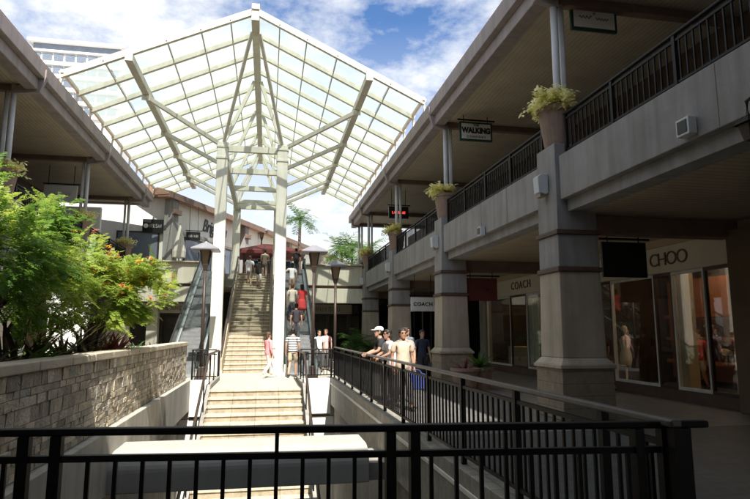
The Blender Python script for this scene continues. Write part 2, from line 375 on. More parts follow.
class Leaves(MB):
    """loose leaf faces, no normal recalculation"""
    def build(s, name, m, parent=None, rel=True, **k):
        off = Vector((0, 0, 0))
        if parent is not None and rel: off = Vector(parent.location)
        me = bpy.data.meshes.new(name); me.from_pydata([(x - off.x, y - off.y, z - off.z) for x, y, z in s.v], [], s.f); me.materials.append(m)
        o = bpy.data.objects.new(name, me); COL.objects.link(o); o.parent = parent; return o
def setting(name, mb, m, bevel=0):
    o = mb.build(name, m, None, bevel=bevel); o['kind'] = 'structure'; return o
def solid(name, mb, m, label, cat, group=None, bevel=0, origin=None):
    """a thing that is one mesh, its origin at its base"""
    if origin is None:
        xs, ys, zs = zip(*mb.v); origin = ((min(xs) + max(xs)) / 2, (min(ys) + max(ys)) / 2, min(zs))
    mb.v = [(x - origin[0], y - origin[1], z - origin[2]) for x, y, z in mb.v]
    o = mb.build(name, m, None, bevel=bevel); o.location = origin; o['label'] = label; o['category'] = cat
    if group: o['group'] = group
    return o
def text(s, size, m, parent, loc, rotm, depth=.012, shear=0, spacing=1.0, offset=0, name='lettering', sx=1.0, align='CENTER'):
    cu = bpy.data.curves.new('lettering', 'FONT'); cu.body = s; cu.size = size; cu.extrude = depth; cu.shear = shear
    cu.space_character = spacing; cu.offset = offset; cu.align_x = align; cu.align_y = 'CENTER'
    t = bpy.data.objects.new('lettering', cu); COL.objects.link(t); bpy.context.view_layer.update()
    me = bpy.data.meshes.new_from_object(t.evaluated_get(bpy.context.evaluated_depsgraph_get()))
    bpy.data.objects.remove(t); bpy.data.curves.remove(cu)
    mtx = Matrix.Translation(loc) @ rotm @ Matrix.Diagonal((sx, 1, 1, 1))
    me.transform(mtx); me.materials.clear(); me.materials.append(m); me.name = name
    o = bpy.data.objects.new(name, me); COL.objects.link(o); o.parent = parent; return o
FACE_NY = Matrix.Rotation(R(90), 4, 'X')                                   # reads from -Y
FACE_NX = Matrix.Rotation(R(-90), 4, 'Z') @ FACE_NY                        # on a wall facing -X
FACE_PX = Matrix.Rotation(R(90), 4, 'Z') @ FACE_NY                         # on a wall facing +X

# ================================================================== THE SETTING
ZU = 4.9            # upper floor level
VX0, VX1 = -2.6, 2.25   # the stair well
FY, PY = 3.3, 20.5      # its near and far edges
ZL = -4.9

# ground floor: sheet out to the horizon at the lower level, slabs round the well above it
setting('ground', MB().box(-900, 900, -900, 1500, ZL - .6, ZL), M['curb'])
M['shaded_tile'] = brick_mat('near_tile_shaded', (.085, .088, .092), (.062, .065, .07), (.035, .035, .036), .4, .4, 'XY', .007, .5, .2, .0, .5)  # blue-grey tile darkened to paint the shade into the near floor
setting('near_floor', MB().box(-12, 14, -14, FY, -.9, 0), M['shaded_tile'])
setting('corridor_floor_shaded', MB().box(VX1 + .32, 14, FY + .002, 8.9, -.9, -.001), M['shaded_tile'])  # near corridor split off to take the darker shade colour
setting('corridor_floor', MB().box(VX1 + .32, 14, 8.902, 44, -.9, -.002), M['tile'])
setting('plaza_floor', MB().box(-12, VX1 + .318, PY, 60, -1.25, -.004), M['plaza'])
setting('planting_bed_floor', MB().box(-12, VX0 - .02, FY + .002, PY - .002, -1.0, -.006), M['concrete'])
setting('well_curb', MB().box(VX1, VX1 + .318, FY + .004, PY - .004, -.9, .03), M['curb'], .01)
setting('well_ledge', MB().box(VX0 - .016, VX0 + .10, FY + .004, PY - .004, -1.02, .0), M['ledge'], .012)
# walls of the well
w = thing('well_wall', 'grey wall in shade under the right edge of the stair well', 'wall', (VX1 + .2, 12, ZL))
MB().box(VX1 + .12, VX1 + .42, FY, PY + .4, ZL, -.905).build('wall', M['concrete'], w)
MB().box(VX1 - .02, VX1 + .02, FY + .1, PY - .1, -.20, -.15).build('lit_edge_strip', M['white'], w)  # white strip paints in the sunlit edge of the curb
w = thing('well_wall', 'pale wall under the planter side of the stair well', 'wall', (VX0 - .5, 12, ZL))
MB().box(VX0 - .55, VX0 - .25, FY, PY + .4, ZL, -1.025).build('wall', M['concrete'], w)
w = thing('well_wall', 'sunlit white wall below the landing railings at the far end of the stair well', 'wall', (0, PY, ZL))
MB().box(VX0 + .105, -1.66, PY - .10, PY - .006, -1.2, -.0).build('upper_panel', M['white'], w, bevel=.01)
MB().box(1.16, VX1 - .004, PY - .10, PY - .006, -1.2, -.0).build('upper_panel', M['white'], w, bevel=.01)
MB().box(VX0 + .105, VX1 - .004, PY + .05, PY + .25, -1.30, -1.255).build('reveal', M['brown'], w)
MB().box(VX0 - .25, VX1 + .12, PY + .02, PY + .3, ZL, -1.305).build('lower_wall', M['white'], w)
w = thing('well_wall', 'dark wall under the near floor edge of the stair well', 'wall', (0, FY - .3, ZL))
MB().box(VX0 - .25, VX1 + .12, FY - .4, FY - .2, ZL, -.905).build('wall', M['concrete'], w)
# bridge beam
bb = thing('bridge_beam', 'wide rounded white beam bridging the stair well below the front railing', 'beam', (0, 11, -1.02))
prof = [(10.35, -1.02), (10.35, -.70)] + [(10.75 - .40 * math.cos(t * math.pi / 16), -.70 + .30 * math.sin(t * math.pi / 16)) for t in range(1, 9)] + [(11.5 + .4 * math.sin(t * math.pi / 16), -.70 + .30 * math.cos(t * math.pi / 16)) for t in range(0, 8)] + [(11.9, -.70), (11.9, -1.02)]
MB().prism(prof, 'X', VX0 - .2, 1.84).build('rounded_beam', M['beamgrey'], bb, bevel=.02)
MB().box(1.842, VX1 + .11, 10.5, 11.8, -1.02, -.72).build('end_block', M['concrete'], bb, bevel=.01)

# stone planter wall
w = thing('planter_wall', 'rough tan stone block planter wall along the left side of the stair well', 'wall', (VX0 - .2, 12, 0))
MB().box(VX0 - .30, VX0 - .075, FY - 1.5, PY - .1, 0.0, 1.14).build('core', M['coping'], w)
sw = MB(); rs = random.Random(19); z = .0
while z < 1.1:
    hgt = min(rs.choice((.09, .12, .15, .19)), 1.14 - z)
    if 1.14 - z - hgt < .08: hgt = 1.14 - z
    y = FY - 1.5
    while y < PY - .1:
        ln = rs.uniform(.10, .34); y2 = min(y + ln, PY - .1); o_ = rs.uniform(-.010, .008); t_ = rs.uniform(-.005, .005)
        a, b, c, d = y + .004, y2 - .004, z + .004, z + hgt - .004; xf = VX0 - .045 + o_
        sw.add([(VX0 - .08, a, c), (VX0 - .08, b, c), (VX0 - .08, b, d), (VX0 - .08, a, d), (xf + t_, a, c), (xf - t_, b, c), (xf + rs.uniform(-.008, .008), b, d), (xf + rs.uniform(-.008, .008), a, d),
                ], [(3, 2, 1, 0), (4, 5, 6, 7), (0, 1, 5, 4), (1, 2, 6, 5), (2, 3, 7, 6), (3, 0, 4, 7)]); y = y2
    z += hgt
sw.build('stonework', M['stone'], w, bevel=.007)
cop = MB(); y = FY - 1.6; random.seed(3)
while y < PY - .1:
    y2 = min(y + random.uniform(.75, 1.25), PY - .05); dz = random.uniform(-.006, .006)
    cop.box(VX0 - .36, VX0 - .01, y + .006, y2 - .006, 1.145, 1.265 + dz); y = y2
cop.build('coping', M['coping'], w, bevel=.018)
setting('planter_soil', MB().box(-6.0, VX0 - .305, FY - 1.5, PY - .3, 0, 1.05), M['soil'])
MB().box(-6.0, VX0 - .045, PY - .295, PY - .10, 0, 1.14).build('end_wall', M['stone'], w)

# stairs -------------------------------------------------------------------
def flight(root, x0, x1, y0, z0, y1, z1, n, skirt=.45):
    """steps from (y0,z0) up to (y1,z1): separate riser and tread meshes"""
    ri, tr = MB(), MB(); dy, dz = (y1 - y0) / n, (z1 - z0) / n
    for i in range(n):
        ya, za = y0 + i * dy, z0 + i * dz
        ri.box(x0, x1, ya, ya + dy + .02, za - .25, za + dz - .045)
        tr.box(x0 - .004, x1 + .004, ya - .03, ya + dy - .004, za + dz - .043, za + dz)
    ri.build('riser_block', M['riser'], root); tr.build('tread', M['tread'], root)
    sl = MB().prism([(y0 - .02, z0 - .26), (y0 - .02, z0), (y1, z1 - .26), (y1, z1 - .75), (y0 + .5, z0 - .55)], 'X', x0 + .01, x1 - .01)
    sl.build('underside', M['concrete'], root)
st = thing('stone_stair', 'lower flight of tan stone steps descending from the landing into the stair well', 'stairs', (-.25, 7.4, ZL))
LX0, LX1 = -1.52, 1.02
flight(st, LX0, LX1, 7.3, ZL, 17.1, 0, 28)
MB().box(LX0, LX1, 17.104, PY - .11, -.5, 0).build('landing', M['plaza'], st)
for sx, xa in ((0, LX0 - .13), (1, LX1 + .012)):
    MB().prism([(7.3, ZL - .2), (7.3, ZL + .25), (17.1, .12), (PY - .12, .12), (PY - .12, -.55), (17.1, -.55)], 'X', xa, xa + .12).build('stringer', M['concrete'], st)
for xa in (LX0 - .07, LX1 + .07):
    rl = MB(); rl.tube([(xa, PY - .3, .98), (xa, 17.0, .98), (xa, 7.3, ZL + .98)], .035, 8)
    hr = rl.build('handrail', M['bronze'], st)
    yy = 7.5
    while yy < PY - .3:
        zb = ZL + (yy - 7.3) * .5 if yy < 17.1 else 0
        MB().box(xa - .016, xa + .016, yy - .016, yy + .016, zb, zb + .97).build('post', M['black'], hr); yy += 1.4

UX0, UX1, UY0, UY1 = -1.66, .10, 23.6, 33.4
st = thing('stone_stair', 'upper flight of tan stone steps climbing between the white canopy poles', 'stairs', (-.8, UY0, 0))
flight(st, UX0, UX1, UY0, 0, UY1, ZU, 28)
for xa in (UX0 - .15, UX1 + .01):
    MB().prism([(UY0 - .5, .0), (UY0 - .5, .55), (UY0, .75), (UY1, ZU + .75), (UY1, ZU - .7), (UY0 + .8, 0)], 'X', xa, xa + .14).build('balustrade', M['riser'], st, bevel=.01)
    MB().tube([(xa + .07, UY0 - .5, .82), (xa + .07, UY0, .98), (xa + .07, UY1, ZU + .98), (xa + .07, UY1 + .6, ZU + 1.0)], .05, 8).build('handrail', M['bronze'], st)

# escalators ----------------------------------------------------------------
def escalator(xc, label):
    r = thing('escalator', label, 'escalator', (xc, 22.4, 0), 0, 'escalators beside the upper stairs')
    y0, y1 = 22.6, 32.6; hw = .5; run = y1 - y0
    stp = MB(); n = 30
    for i in range(n):
        ya, za = y0 + run * i / n, ZU * i / n
        stp.box(xc - hw, xc + hw, ya, ya + run / n + .01, za - .15, za + ZU / n - .004 if i else .05)
    stp.build('steps', M['stepmetal'], r)
    MB().box(xc - hw, xc + hw, y0 - 1.2, y0 - .002, .0, .03).build('comb_plate', M['skirt'], r)
    for sgn in (-1, 1):
        xa = xc + sgn * (hw + .07)
        MB().prism([(y0 - 1.1, .0), (y0 - 1.1, .2), (y0, .2), (y1, ZU + .25), (y1 + .8, ZU + .25), (y1 + .8, ZU - .9), (y0 + 1.2, 0)], 'X', xa - .06, xa + .06).build('skirt_panel', M['skirt'], r)
        MB().prism([(y0 - 1.0, .21), (y0 - 1.15, .5), (y0 - .9, .9), (y0, .92), (y1, ZU + .95), (y1 + .8, ZU + .95), (y1 + .8, ZU + .26), (y1, ZU + .26), (y0, .21)], 'X', xa - .008, xa + .008).build('glass_panel', M['esc_glass'], r)
        MB().tube([(xa, y0 - 1.0, .35), (xa, y0 - 1.22, .55), (xa, y0 - 1.12, .82), (xa, y0 - .85, .95), (xa, y0, .97), (xa, y1, ZU + 1.0), (xa, y1 + .85, ZU + 1.0)], .04, 8).build('handrail', M['rubber'], r)
    MB().prism([(y0 - 1.2, -.0), (y0 + .6, -.0), (y1 + .8, ZU - .5), (y1 + .8, ZU - 1.05), (y0 + 1.3, .0)], 'X', xc - hw - .01, xc + hw + .01).build('truss', M['skirt'], r)
    return r
escalator(-3.05, 'escalator left of the upper stairs, behind the left white pole')
escalator(1.36, 'escalator carrying shoppers, right of the upper stairs and right white pole')

# ================================================================== RAILINGS
def railing(name, label, p0, p1, h, posts, spacing, top_r=(.06, .045), second=.17, double=False, tall_every=0, group=None, rail_m='railtop', over=(0, 0)):
    """straight iron railing: rails, posts at distances along it, balusters in between"""
    p0, p1 = Vector(p0), Vector(p1); L = (p1 - p0).length; d = (p1 - p0) / L
    r = thing(name, label, 'railing', p0, 0, group)
    z = Vector((0, 0, 1))
    MB().bar(p0 - d * over[0] + z * (h - top_r[1] / 2), p1 + d * over[1] + z * (h - top_r[1] / 2), top_r[0], top_r[1]).build('top_rail', M[rail_m], r, bevel=.012)
    MB().bar(p0 + z * (h - second), p1 + z * (h - second), .036, .036).build('upper_bar', M['black'], r)
    MB().bar(p0 + z * .11, p1 + z * .11, .036, .036).build('lower_bar', M['black'], r)
    for s in posts:
        q = p0 + d * s
        MB().bar(q, q + z * (h - top_r[1] - .001), .058, .058, (0, 1, 0)).build('post', M['black'], r)
    n = int(L / spacing); k = 0; rest = MB()
    for i in range(1, n + 1):
        s = i * spacing
        if s > L - .03 or any(abs(s - t) < .055 for t in posts): continue
        q = p0 + d * s; tall = tall_every and i % tall_every == 0
        a, b = q + z * .128, q + z * ((h - top_r[1]) if tall else (h - second - .019))
        if k < 98: MB().bar(a, b, .022, .022, (0, 1, 0)).build('baluster', M['black'], r)
        else: rest.bar(a, b, .022, .022, (0, 1, 0))
        k += 1
    if rest.v: rest.build('baluster', M['black'], r, kind='stuff')
    return r
A0, A1 = Vector((-3.9, 3.86, 0)), Vector((2.52, 3.16, 0))
dirf = (A1 - A0).normalized()
def along(x): return (x - A0.x) / dirf.x
railing('railing', 'black iron railing across the near edge of the stair well, in front of everything', A0, A1, 1.07,
        [along(v) for v in (-2.95, -1.30, -1.13, .72, .86, 2.20, 2.36, 2.49)], .148, (.058, .042), .165, tall_every=9, rail_m='black', over=(0, .12))
railing('railing', 'long black iron railing with grey handrail along the right edge of the stair well', (VX1 + .12, 3.06, .03), (VX1 + .12, PY - .1, .03), 1.06,
        [.02, .76, 2.22, 3.77, 5.28, 6.9, 8.48, 10.0, 11.5, 13.0, 14.5, 16.0, 17.3], .148, (.075, .045), .15)
railing('railing', 'short black picket railing on the landing edge left of the lower stairs', (VX0 + .12, PY - .06, 0), (-1.66, PY - .06, 0), 1.02, [.03, .9], .105, rail_m='black', group=None)
railing('railing', 'short black picket railing on the landing edge right of the lower stairs', (1.16, PY - .06, 0), (VX1 + .1, PY - .06, 0), 1.02, [.03, 1.1], .105, rail_m='black')

# ================================================================== RIGHT ARCADE
PXR = 5.5          # face of the right parapet
CY_ALL = [2.9] + [10.32, 17.78, 25.2, 32.6, 40.0]
arc = thing('shopping_arcade', 'two storey shopping arcade on the right with battered columns, balcony and deep overhanging roof', 'building', (7, 18, 0))
CYS = [10.32, 17.78, 25.2, 32.6, 40.0]
def arcade_column(root, x, y, low='stucco_warm', face=1):
    b = MB().frustum(x, y, 0, .93, .53, .52, .52, .51).build('column', M['basestone'], root, bevel=.015)
    MB().frustum(x, y, .931, 1.0, .56, .55, .56, .55).frustum(x, y, 1.001, 1.12, .545, .535, .45, .43).build('base_cap', M[low], b, bevel=.012)
    MB().frustum(x, y, 1.121, 2.74, .45, .43, .425, .40).build('lower_shaft', M[low], b, bevel=.015)
    MB().box(x - .465, x + .465, y - .44, y + .44, 2.742, 2.83).build('band', M['brown'], b, bevel=.012)
    MB().frustum(x, y, 2.832, 3.46, .425, .40, .418, .393).build('middle_shaft', M['stucco'], b, bevel=.015)
    MB().box(x - .46, x + .46, y - .435, y + .435, 3.462, 3.55).build('band', M['brown'], b, bevel=.012)
    MB().frustum(x, y, 3.552, 5.28, .418, .393, .40, .375).build('upper_shaft', M['stucco'], b, bevel=.015)
    return b
for y in CY_ALL: arcade_column(arc, 5.84, y)
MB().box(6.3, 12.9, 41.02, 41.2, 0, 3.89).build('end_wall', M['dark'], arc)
# floor slab of the balcony, parapet and beam in bays between the columns
ys = [-6] + CYS + [41]
for i in range(len(ys) - 1):
    a, b = ys[i] + (.42 if i else 0), ys[i + 1] - (.42 if i + 1 < len(ys) - 1 else 0)
    MB().box(PXR, PXR + .3, a, b, 4.13, 5.0).build('parapet', M['stucco'], arc, bevel=.012)
    MB().box(PXR + .14, PXR + .5, a, b, 3.90, 4.128).build('edge_beam', M['stucco'], arc, bevel=.01)
    jn = MB()
    for k in range(1, 4): jn.box(PXR - .002, PXR + .01, a + (b - a) * k / 4 - .006, a + (b - a) * k / 4 + .006, 4.15, 4.985)
    jn.build('joint', M['brown'], arc)
for y in CYS + [2.9]:
    MB().box(6.26 if y > 3 else 6.0, 10.2, y - .2, y + .2, 3.55, 3.895).build('cross_beam', M['rust'], arc, bevel=.01)
MB().box(PXR + .51, 10.2, -6, 41, 3.90, 4.05).build('ceiling', M['soffit_low'], arc)
MB().box(PXR + .302, 14, -6, 41, 4.30, ZU).build('balcony_floor', M['tile'], arc)
# roof
FXR = 5.18
ZF0, ZF1 = 8.46, 9.22
RY1 = 37.2
MB().box(FXR, FXR + .22, -6, RY1, 8.80, ZF1).build('fascia', M['mauve'], arc, bevel=.02)
MB().box(FXR + .16, FXR + .50, -6, RY1 - .1, ZF0, 8.798).build('gutter_board', M['mauve'], arc, bevel=.02)
MB().box(FXR + .222, FXR + .9, RY1 - .25, RY1, 8.80, ZF1).box(FXR + .502, 11.5, RY1 - .35, RY1 - .05, ZF0 + .1, 8.798).build('end_fascia', M['mauve'], arc, bevel=.02)
MB().box(FXR + .502, 11.5, -6, RY1 - .36, 8.62, 8.70).build('soffit', M['soffit'], arc)
MB().prism([(FXR + .03, ZF1 + .003), (FXR + .03, ZF1 + .06), (12, ZF1 + .9), (12, ZF1 + .003)], 'Y', -6.0, RY1).build('roof', M['rooftile'], arc)
for y in CYS + [2.9]:
    if y > 38: y = 36.2
    MB().box(FXR + .503, 10.2, y - .10, y + .10, 8.43, 8.618).build('roof_beam', M['rust'], arc, bevel=.01)
for y in CYS:
    if y > 38: y = 36.2
    for dx, r_ in ((0, .075), (.20, .06)):
        MB().tube([(5.72 + dx, y - .1 + dx * .4, 5.0), (5.72 + dx, y - .1 + dx * .4, 8.61)], r_, 12).build('roof_post', M['steel'], arc, smooth=True)
    MB().prism([(5.14, 9.1), (5.14, 8.86), (5.28, 8.40), (5.80, 8.30), (5.80, 8.45)], 'Y', y - .19, y - .05).build('bracket', M['mauve'], arc, bevel=.01)
# upper storey shop wall
MB().box(10.2, 10.4, -6, 41, ZU, 8.61).build('upper_wall', M['brown'], arc)
for i, y in enumerate([6, 8.9, 12.2, 15.4, 19.4, 22.5, 27.2, 30.4, 34.6]):
    f = MB().box(10.12, 10.198, y - 1.1, y + 1.1, ZU + .1, 7.6).build('upper_window', M['brown'], arc)
    MB().box(10.10, 10.118, y - 1.0, y + 1.0, ZU + .2, 7.5).build('pane', M['towerwin'], f)
# ground storey shopfronts at X = 9.6 with real rooms behind the glass
SX = 9.6
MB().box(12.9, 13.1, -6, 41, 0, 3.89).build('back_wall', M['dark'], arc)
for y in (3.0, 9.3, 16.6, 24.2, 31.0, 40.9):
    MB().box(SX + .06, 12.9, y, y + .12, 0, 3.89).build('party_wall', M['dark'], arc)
MB().box(SX, SX + .16, -6, 41, 3.70, 3.897).build('head', M['tan'], arc, bevel=.01)
MB().box(SX, SX + .1, -6, 41, .0, .26).build('plinth', M['brown'], arc)
def shop_bay(y0, y1, mull, glass='glass', doors=(), band=True, low=.26, top=3.03):
    if band:
        MB().box(SX - .05, SX + .12, y0, y1, 3.04, 3.69).build('sign_band', M['signband'], arc, bevel=.01)
    ed = [y0] + list(mull) + [y1]
    for i in range(len(ed) - 1):
        f = MB()
        a, b = ed[i], ed[i + 1]
        f.box(SX - .03, SX + .05, a, a + .05, low + .002, top).box(SX - .03, SX + .05, b - .05, b - .002, low + .002, top)
        f.box(SX - .03, SX + .05, a + .05, b - .05, low + .002, low + .07).box(SX - .03, SX + .05, a + .05, b - .05, top - .07, top)
        fo = f.build('shop_window', M['steel'] if i % 2 else M['bronze'], arc)
        MB().box(SX, SX + .012, a + .05, b - .05, low + .07, top - .07).build('pane', M[glass], fo)
shop_bay(3.2, 9.2, (5.2, 7.2))
shop_bay(10.25, 16.5, (11.15, 12.2, 12.85, 14.7))
shop_bay(17.3, 24.1, (18.6, 20.15, 21.6))
shop_bay(24.6, 30.9, (26.6, 28.7), band=False, top=3.69)
shop_bay(31.3, 40.8, (33, 35, 37, 39), band=True)
MB().box(SX - .25, SX + .3, 9.42, 10.2, 0, 3.695).build('pilaster', M['ochre'], arc, bevel=.015)
MB().box(SX - .2, SX + .2, 16.52, 17.28, 0, 3.695).build('pilaster', M['stucco'], arc, bevel=.015)
MB().box(SX - .2, SX + .2, 24.12, 24.58, 0, 3.695).build('pilaster', M['stucco'], arc, bevel=.015)
MB().box(SX - .2, SX + .2, 30.92, 31.28, 0, 3.695).build('pilaster', M['stucco'], arc, bevel=.015)
MB().box(12.7, 12.88, 9.6, 16.4, .2, 3.2).build('display_wall', M['shelfwood'], arc)
MB().box(9.78, 12.9, 9.44, 16.58, -.0, .012).box(9.78, 12.9, 16.74, 24.18, -.0, .012).build('shop_floor', M['tan'], arc)
for y in (11.0, 12.75): MB().box(10.2, 10.5, y - .16, y + .16, .0, 3.68).build('display_panel', M['tan'], arc, bevel=.01)
for z in (.7, 1.35, 2.0): MB().box(11.9, 12.6, 9.8, 15.6, z, z + .10).build('display_shelf', M['shelfwood'], arc, bevel=.01)
for k in range(9): MB().ellipsoid((11.8, 10.2 + k * .5, 1.08 + (.65 if k % 2 else 0)), .12, .16, .09).build('handbag', M['rust'] if k % 3 else M['tan'], arc, smooth=True)
shoplight = glow_mat('shop_light', (1, .70, .42), 8)
for (x0, x1, y0, y1) in ((11.2, 11.3, 10.2, 14.4), (12.3, 12.4, 10.2, 14.4), (11.2, 11.3, 19.0, 23.4)):
    MB().box(x0, x1, y0, y1, 3.80, 3.86).build('ceiling_light', shoplight, arc)
for k in range(5): MB().box(10.1, 10.14, 19.0 + k * .42, 19.34 + k * .42, .35, 2.9).build('curtain', M['curtain'], arc)
for (x, y) in ((10.5, 19.6), (10.7, 21.2), (10.4, 15.4)):
    mq = MB().lathe([(.16, .012), (.16, .04), (.03, .06), (.03, .62)], (x, y, 0), 14)
    mq.lathe([(.13, .62), (.17, .80), (.16, .95), (.12, 1.10), (.15, 1.28), (.17, 1.38), (.10, 1.46), (.045, 1.50), (.045, 1.56), (.09, 1.64), (.085, 1.74), (.03, 1.80)], (x, y, 0), 14)
    mq.build('mannequin', M['signband'], arc, smooth=True)
MB().box(10.3, 11.0, 21.8, 23.6, 0, 1.0).build('display_counter', M['tan'], arc, bevel=.02)
text('CHOO', .46, M['brown'], arc, (SX - .06 - 7, 12.22 - 18, 3.36), FACE_NX, .012, spacing=.80, offset=-.002, sx=1.08)
text('COACH', .42, M['brown'], arc, (SX - .06 - 7, 20.5 - 18, 3.38), FACE_NX, .012, spacing=1.25)

# balcony railings, one per bay
bays = [(.6, CYS[0] - .45), (CYS[0] + .45, CYS[1] - .45), (CYS[1] + .45, CYS[2] - .45), (CYS[2] + .45, CYS[3] - .45), (CYS[3] + .45, 39.4)]
blab = ['nearest balcony railing at the upper right corner, ending at the first planter pot', 'balcony railing between the first and second planter pots, below the shoe shop sign',
        'balcony railing between the second and third planter pots on the right balcony', 'balcony railing between the third and fourth planter pots on the right balcony', 'farthest balcony railing on the right, with two shoppers leaning on it']
for (a, b), lb in zip(bays, blab):
    L = b - a; n = max(2, round(L / 1.65))
    railing('balcony_railing', lb, (PXR + .15, a, 5.0), (PXR + .15, b, 5.0), .86, [.04 + (L - .08) * i / n for i in range(n + 1)], .135, (.07, .045), .12, rail_m='black', group='iron railings on the right balcony')

# wall sconces on the columns
slab = ['nearest grey metal wall sconce, on the first column of the right arcade', 'grey metal wall sconce on the second column of the right arcade', 'grey metal wall sconce on the third column of the right arcade', 'grey metal wall sconce on the fourth column of the right arcade']
base_s = None
for y, lb in zip(CYS[:4], slab):
    if base_s is None:
        base_s = thing('wall_sconce', lb, 'wall lamp', (5.42, y, 4.36), 0, 'wall sconces on the columns')
        MB().prism([(-.20, -.02), (-.22, .30), (-.14, .36), (.0, .36), (.0, -.02), (-.05, -.06)], 'Y', -.11, .11).build('housing', M['silver'], base_s, rel=False, bevel=.012)
        MB().prism([(-.17, -.10), (-.17, -.022), (-.06, -.022), (-.06, -.10)], 'Y', -.09, .09).build('diffuser', M['lampglass'], base_s, rel=False)
    else: relabel(copy_tree(base_s), lb, (5.42, y, 4.36))
# floodlight boxes on the edge beams
fb = thing('flood_light', 'small square floodlight box on the nearest balcony beam, upper right', 'light', (PXR - .06, 6.4, 4.30))
MB().box(PXR - .14, PXR - .012, 6.28, 6.52, 4.18, 4.42).build('housing', M['silver'], fb, bevel=.01)
MB().box(PXR - .15, PXR - .142, 6.315, 6.485, 4.215, 4.385).build('lens', M['signblack'], fb)
fb = copy_tree(fb); relabel(fb, 'small floodlight box on the balcony beam between the first and second columns', (PXR - .06, 13.9, 4.20))

# ---------------------------------------------------------------- signs
def blade_sign(name, label, x0, x1, y, z0, z1, board, frame, lines, ztop, hang=True):
    r = thing(name, label, 'sign', ((x0 + x1) / 2, y, z0))
    MB().box(x0, x1, y - .035, y + .035, z0, z1).build('frame', M[frame], r, bevel=.008)
    b = .045 * (x1 - x0) + .012
    MB().box(x0 + b, x1 - b, y - .043, y + .043, z0 + b, z1 - b).build('board', M[board], r)
    MB().bar((x0 - .05, y, z1 + .07), (x1 + .1, y, z1 + .07), .045, .045).build('hanger_bar', M['black'], r)
    for x in (x0 + .15, x1 - .15):
        MB().tube([(x, y, z1 - .01), (x, y, ztop)], .014, 6).build('hanger_rod', M['black'], r)
    for s, size, dz, m, kw in lines:
        text(s, size, M[m], r, (0, -.05, (z1 - z0) / 2 + dz), FACE_NY, .006, **kw)
    return r
s = blade_sign('blade_sign', 'white hanging sign with green border reading THE WALKING COMPANY', 5.98, 7.10, 17.0, 7.76, 8.40, 'signwhite', 'signgreen',
               [('THE', .11, .2, 'letter', {}), ('WALKING', .255, .02, 'letter', dict(offset=.014, sx=.82)), ('COMPANY', .115, -.19, 'letter', dict(spacing=1.3))], 8.62)
def glyphs(n, x0, w, z0, h, seed):
    rn = random.Random(seed); out = []
    for k in range(n):
        x, g = x0 + k * w, rn.choice('OLINEUSA'); a, b, c, d = x, x + w * .62, z0, z0 + h; m_ = (c + d) / 2
        out += {'O': [[(a, c), (a, d), (b, d), (b, c), (a, c)]], 'L': [[(a, d), (a, c), (b, c)]], 'I': [[((a + b) / 2, c), ((a + b) / 2, d)]], 'N': [[(a, c), (a, d), (b, c), (b, d)]],
                'E': [[(b, d), (a, d), (a, c), (b, c)], [(a, m_), (b, m_)]], 'U': [[(a, d), (a, c), (b, c), (b, d)]], 'S': [[(b, d), (a, d), (a, m_), (b, m_), (b, c), (a, c)]], 'A': [[(a, c), ((a + b) / 2, d), (b, c)]]}[g]
    return out
def strokes(root, pts_list, r, m, y=-.05):
    b = MB()
    for pts in pts_list: b.tube([(x, y, z) for x, z in pts], r, 5)
    b.build('lettering', M[m], root, rel=False)
s = blade_sign('blade_sign', 'white hanging sign with dark green border and thin script lettering, at the top right', 6.20, 7.28, 10.4, 7.99, 8.54, 'signwhite', 'signgreen', [], 8.62)
strokes(s, [[(-.36 + .018 * k, .29 + .028 * math.sin(k * 1.35) * (1 if k % 5 else 1.7)) for k in range(17)], [(.03 + .017 * k, .27 + .026 * math.sin(k * 1.5 + 1) * (1 if k % 4 else 1.6)) for k in range(19)],
            [(-.03, .39), (0, .355), (.03, .39), (0, .42), (-.03, .39)]], .0075, 'letter')
s = blade_sign('blade_sign', 'black hanging sign with glowing red letters on the far right balcony', 5.75, 6.75, 27.0, 7.15, 7.75, 'signblack', 'signblack', [], 8.62)
strokes(s, glyphs(8, -.32, .083, .24, .12, 6), .008, 'ledred')
s = blade_sign('blade_sign', 'white hanging sign reading COACH between the second and third columns', 5.62, 6.60, 22.2, 2.42, 2.98, 'signwhite', 'signwhite',
               [('COACH', .205, .0, 'letter', dict(spacing=1.12, offset=.004))], 3.89)
s = blade_sign('blade_sign', 'maroon hanging sign right of the second column', 6.30, 7.36, 17.6, 2.60, 3.34, 'signred', 'signred', [], 3.89)
strokes(s, glyphs(10, -.38, .076, .32, .09, 3), .0065, 'brown')
s = blade_sign('blade_sign', 'plain black hanging sign right of the nearest column', 7.0, 8.05, 11.0, 2.76, 3.52, 'signblack', 'signblack', [], 3.89)

